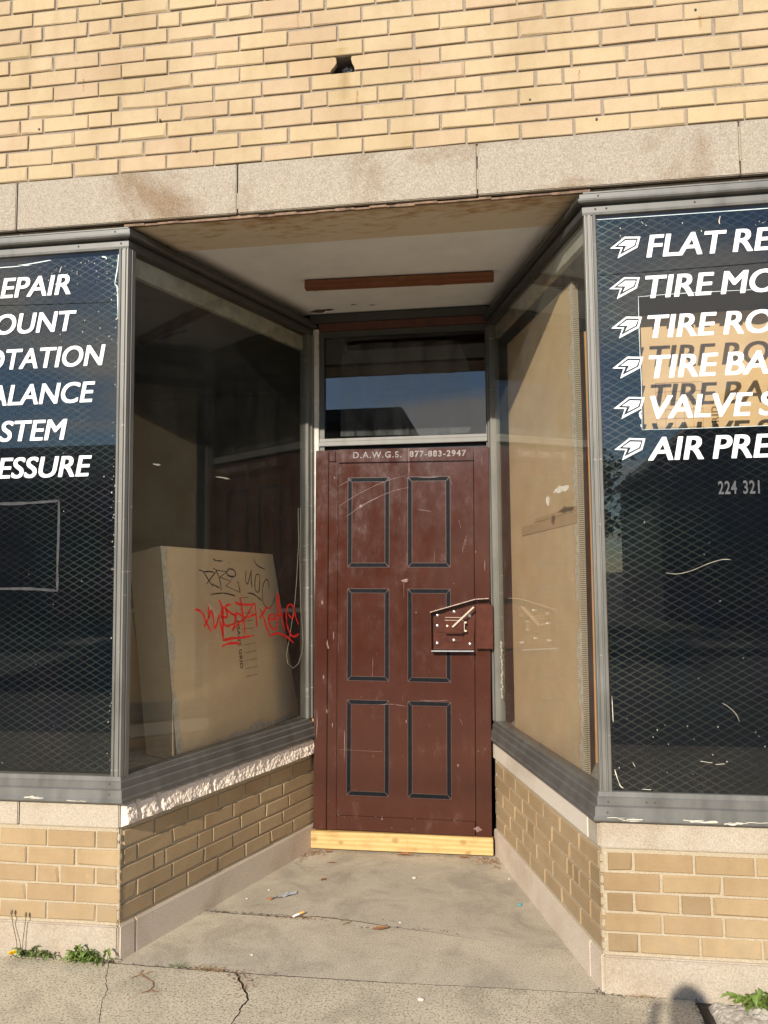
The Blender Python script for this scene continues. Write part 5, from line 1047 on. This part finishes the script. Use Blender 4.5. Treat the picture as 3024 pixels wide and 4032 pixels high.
# ------------------------------------------------------------------ the person taking the photograph (casts the head shadow)
def skin_mesh(name, verts, edges, radii, m, parent, root=0, sub=2):
    me = bpy.data.meshes.new(name); me.from_pydata(verts, edges, []); o = bpy.data.objects.new(name, me); COL.objects.link(o)
    md = o.modifiers.new('skin', 'SKIN'); md.use_smooth_shade = True
    for i, v in enumerate(me.skin_vertices[0].data): v.radius = radii[i] if isinstance(radii[i], tuple) else (radii[i], radii[i]); v.use_root = (i == root)
    o.modifiers.new('sub', 'SUBSURF').levels = sub; o.modifiers['sub'].render_levels = sub
    dg = bpy.context.evaluated_depsgraph_get(); dg.update(); m2 = bpy.data.meshes.new_from_object(o.evaluated_get(dg)); m2.materials.clear(); m2.materials.append(m)
    bpy.data.objects.remove(o); ob = bpy.data.objects.new(name, m2); COL.objects.link(ob); ob.parent = parent; return ob
PX, PY = 0.505, -3.43
per = empty('person', (PX, PY, 0), (0, 0, 0), 'standing person with raised phone whose head shadow falls at the lower right', 'person')
V = [(0, 0, 0.88), (0, 0, 1.05), (0, 0, 1.22), (0, 0.01, 1.36), (0, 0.02, 1.44), (0, 0.03, 1.50), (0, 0.04, 1.56), (0, 0.04, 1.62)]; Ed = [(i, i + 1) for i in range(7)]; Rd = [(0.16, 0.11), (0.14, 0.10), (0.165, 0.11), (0.15, 0.09), 0.055, 0.055, (0.072, 0.09), (0.06, 0.075)]
def chain(start, pts, rs_):
    p = start
    for a, b in zip(pts, rs_): V.append(a); Rd.append(b); Ed.append((p, len(V) - 1)); p = len(V) - 1
    return p
for s_ in (-1, 1):
    chain(3, [(0.17 * s_, 0.0, 1.34), (0.21 * s_, 0.10, 1.14), (0.12 * s_, 0.27, 1.30), (0.065 * s_, 0.345, 1.40)], [0.055, 0.045, 0.036, 0.03])
    chain(0, [(0.09 * s_, 0, 0.82), (0.10 * s_, 0.02, 0.48), (0.11 * s_, 0.0, 0.09), (0.115 * s_, 0.12, 0.035)], [0.085, 0.06, 0.042, 0.036])
per.scale = (0.92, 1.0, 0.986)
skin_mesh('body', V, Ed, Rd, M['cloth'], per)
t = MB(); t.ball((0, 0.035, 1.565), 0.068, 0.093, 0.105, 20, 14); t.build('head', M['skin'], per, smooth=True)
t = MB(); t.ball((0, 0.018, 1.592), 0.074, 0.098, 0.092, 20, 12, 0, 0.015); t.build('hair', M['hair'], per, smooth=True)
t = MB(); t.ball((0, 0.13, 1.555), 0.013, 0.016, 0.020, 8, 6); t.build('nose', M['skin'], per, smooth=True)
for s_ in (-1, 1):
    t = MB(); t.ball((0.03 * s_, 0.120, 1.575), 0.011, 0.008, 0.008, 8, 6); t.build('eye', M['paperwhite'], per, smooth=True)
    t = MB(); t.ball((0.055 * s_, 0.352, 1.415), 0.018, 0.022, 0.038, 10, 8); t.build('palm', M['skin'], per, smooth=True)
    for f_ in range(4):
        z = 1.385 + f_ * 0.020; ln = (0.85, 1.0, 0.95, 0.75)[f_]
        t = MB(); t.tube([(0.055 * s_, 0.362, z), (0.058 * s_, 0.385, z), (0.036 * s_ * ln, 0.394, z + 0.002)], [0.009, 0.0085, 0.007], 8); t.build('finger', M['skin'], per, smooth=True)
    t = MB(); t.tube([(0.05 * s_, 0.345, 1.43), (0.04 * s_, 0.345, 1.455), (0.022 * s_, 0.350, 1.46)], [0.010, 0.0095, 0.008], 8); t.build('thumb', M['skin'], per, smooth=True)
t = MB(); t.box(PX - 0.034 + 0.04, PX + 0.034 + 0.04, PY + 0.368, PY + 0.377, 1.33, 1.472); o = t.build('phone', M['phone'], None, bevel=0.004); at(o, (PX + 0.04, PY + 0.372, 1.335)); tag(o, 'black phone held up in both hands by the standing person', 'phone')

# ------------------------------------------------------------------ across the street (seen mirrored in the glass)
def house(name, x0, x1, y0, y1, h, roofh, kind, label, wm, nwin):
    r = thing(name, ((x0 + x1) / 2, y1, -0.15), label, 'house')
    t = MB(); t.box(x0, x1, y0, y1, -0.15, h)
    if kind == 'gable':
        xm = (x0 + x1) / 2
        t.poly([(x0, y1, h), (x1, y1, h), (xm, y1, h + roofh)]); t.poly([(x0, y0, h), (x1, y0, h), (xm, y0, h + roofh)])
    t.build('wall', M[wm], r)
    t = MB()
    if kind == 'hip':
        a, b = [(x0 - .5, y0 - .5, h), (x1 + .5, y0 - .5, h), (x1 + .5, y1 + .5, h), (x0 - .5, y1 + .5, h)], [(x0 + 3.5, (y0 + y1) / 2, h + roofh), (x1 - 3.5, (y0 + y1) / 2, h + roofh)]
        t.poly([a[0], a[1], b[1], b[0]]); t.poly([a[2], a[3], b[0], b[1]]); t.poly([a[1], a[2], b[1]]); t.poly([a[3], a[0], b[0]]); t.poly(a)
    elif kind == 'gable':
        xm = (x0 + x1) / 2
        for s_, xe in ((1, x0 - .4), (1, x1 + .4)): t.prism([(xe, y0 - .4, h - .25), (xe, y1 + .4, h - .25), (xm, y1 + .4, h + roofh + .05), (xm, y0 - .4, h + roofh + .05)], (0, 0, 0.18))
    else:
        t.box(x0 - .15, x1 + .15, y0 - .15, y1 + .15, h, h + roofh)
    t.build('roof', M['farroof'], r)
    for i in range(nwin):
        xc = x0 + (x1 - x0) * (i + 0.5) / nwin
        for zc in ((1.6, 4.3) if h > 4.8 else (1.6,)):
            t = MB(); t.box(xc - .5, xc + .5, y1 + 0.005, y1 + 0.06, zc - .75, zc + .75); w = t.build('window', M['farroof'], r)
            t = MB(); t.box(xc - .42, xc + .42, y1 + 0.062, y1 + 0.07, zc - .67, zc + .67); t.build('pane', M['farglass'], w)
house('hipped_house', -32, -11.5, -33, -23, 4.6, 2.2, 'hip', 'long dark hipped-roof house across the street, mirrored in the left window', 'farwall', 6)
house('flat_roofed_block', -10.2, -3.2, -32, -23.5, 7.0, 0.5, 'flat', 'dark flat-roofed brick block across the street, mirrored in the transom', 'farwall', 3)
house('gabled_house', 5.6, 12.2, -33, -24, 4.9, 3.0, 'gable', 'gabled house across the street, mirrored in the right window', 'farwall2', 3)
def tree(x, y, h, r, label, seed):
    rn = random.Random(seed); root = thing('street_tree', (x, y, -0.15), label, 'tree', 'trees across the street')
    t = MB(); t.tube([(x, y, -0.15), (x + .1, y, h * .3), (x - .05, y + .1, h * .6), (x, y, h * .85)], [.22, .17, .1, .03], 8)
    for _ in range(6):
        a = rn.uniform(0, 6.3); z = h * rn.uniform(.35, .6); t.tube([(x, y, z), (x + math.cos(a) * r * .4, y + math.sin(a) * r * .4, z + h * .12), (x + math.cos(a) * r * .8, y + math.sin(a) * r * .8, z + h * .25)], [.07, .045, .015], 6)
    t.build('trunk', M['bark'], root)
    t = MB(); cl = [(x + rn.gauss(0, r * .45), y + rn.gauss(0, r * .45), h * rn.uniform(.42, .95)) for _ in range(22)]
    for c in cl:
        cr_ = r * rn.uniform(.25, .42)
        for _ in range(90):
            p = Vector(c) + Vector((rn.gauss(0, 1), rn.gauss(0, 1), rn.gauss(0, .8))) * cr_ * .55; e1 = Vector((rn.gauss(0, 1), rn.gauss(0, 1), rn.gauss(0, 1))).normalized() * .13; e2 = e1.orthogonal().normalized() * .09
            t.poly([p - e1, p + e2, p + e1, p - e2])
    t.build('crown', M['foliage'], root, normals=False)
tree(-1.2, -25, 5.4, 2.0, 'round street tree beside the flat-roofed brick block', 1); tree(2.6, -26, 5.8, 2.2, 'round street tree left of the gabled house in the mirror view', 2); tree(15.5, -26, 6.4, 2.5, 'broad street tree right of the gabled house', 3); tree(20.5, -25, 5.6, 2.3, 'last small street tree at the far right end of the row', 4)
for x, lab in ((-26, 'weathered utility pole near the hipped house'), (24, 'weathered utility pole near the last street tree')):
    t = MB(); t.tube([(x, -13.8, -0.1), (x, -13.8, 9.2)], [.15, .10], 10); o = t.build('utility_pole', M['pole'], None); at(o, (x, -13.8, -0.1)); tag(o, lab, 'pole', 'utility poles across the street')
t = MB()
for (za_, y_) in ((8.6, -13.72),): t.tube([(-26 + 50 * i / 24, y_, za_ - 1.1 * (1 - ((i - 12) / 12) ** 2)) for i in range(25)], 0.010, 5)
o = t.build('power_line', M['wire'], None); at(o, (0, -13.8, 7.5)); tag(o, 'black power line sagging between the poles across the street', 'power line')
for o in bpy.data.objects:
    if '_o' in o: del o['_o']
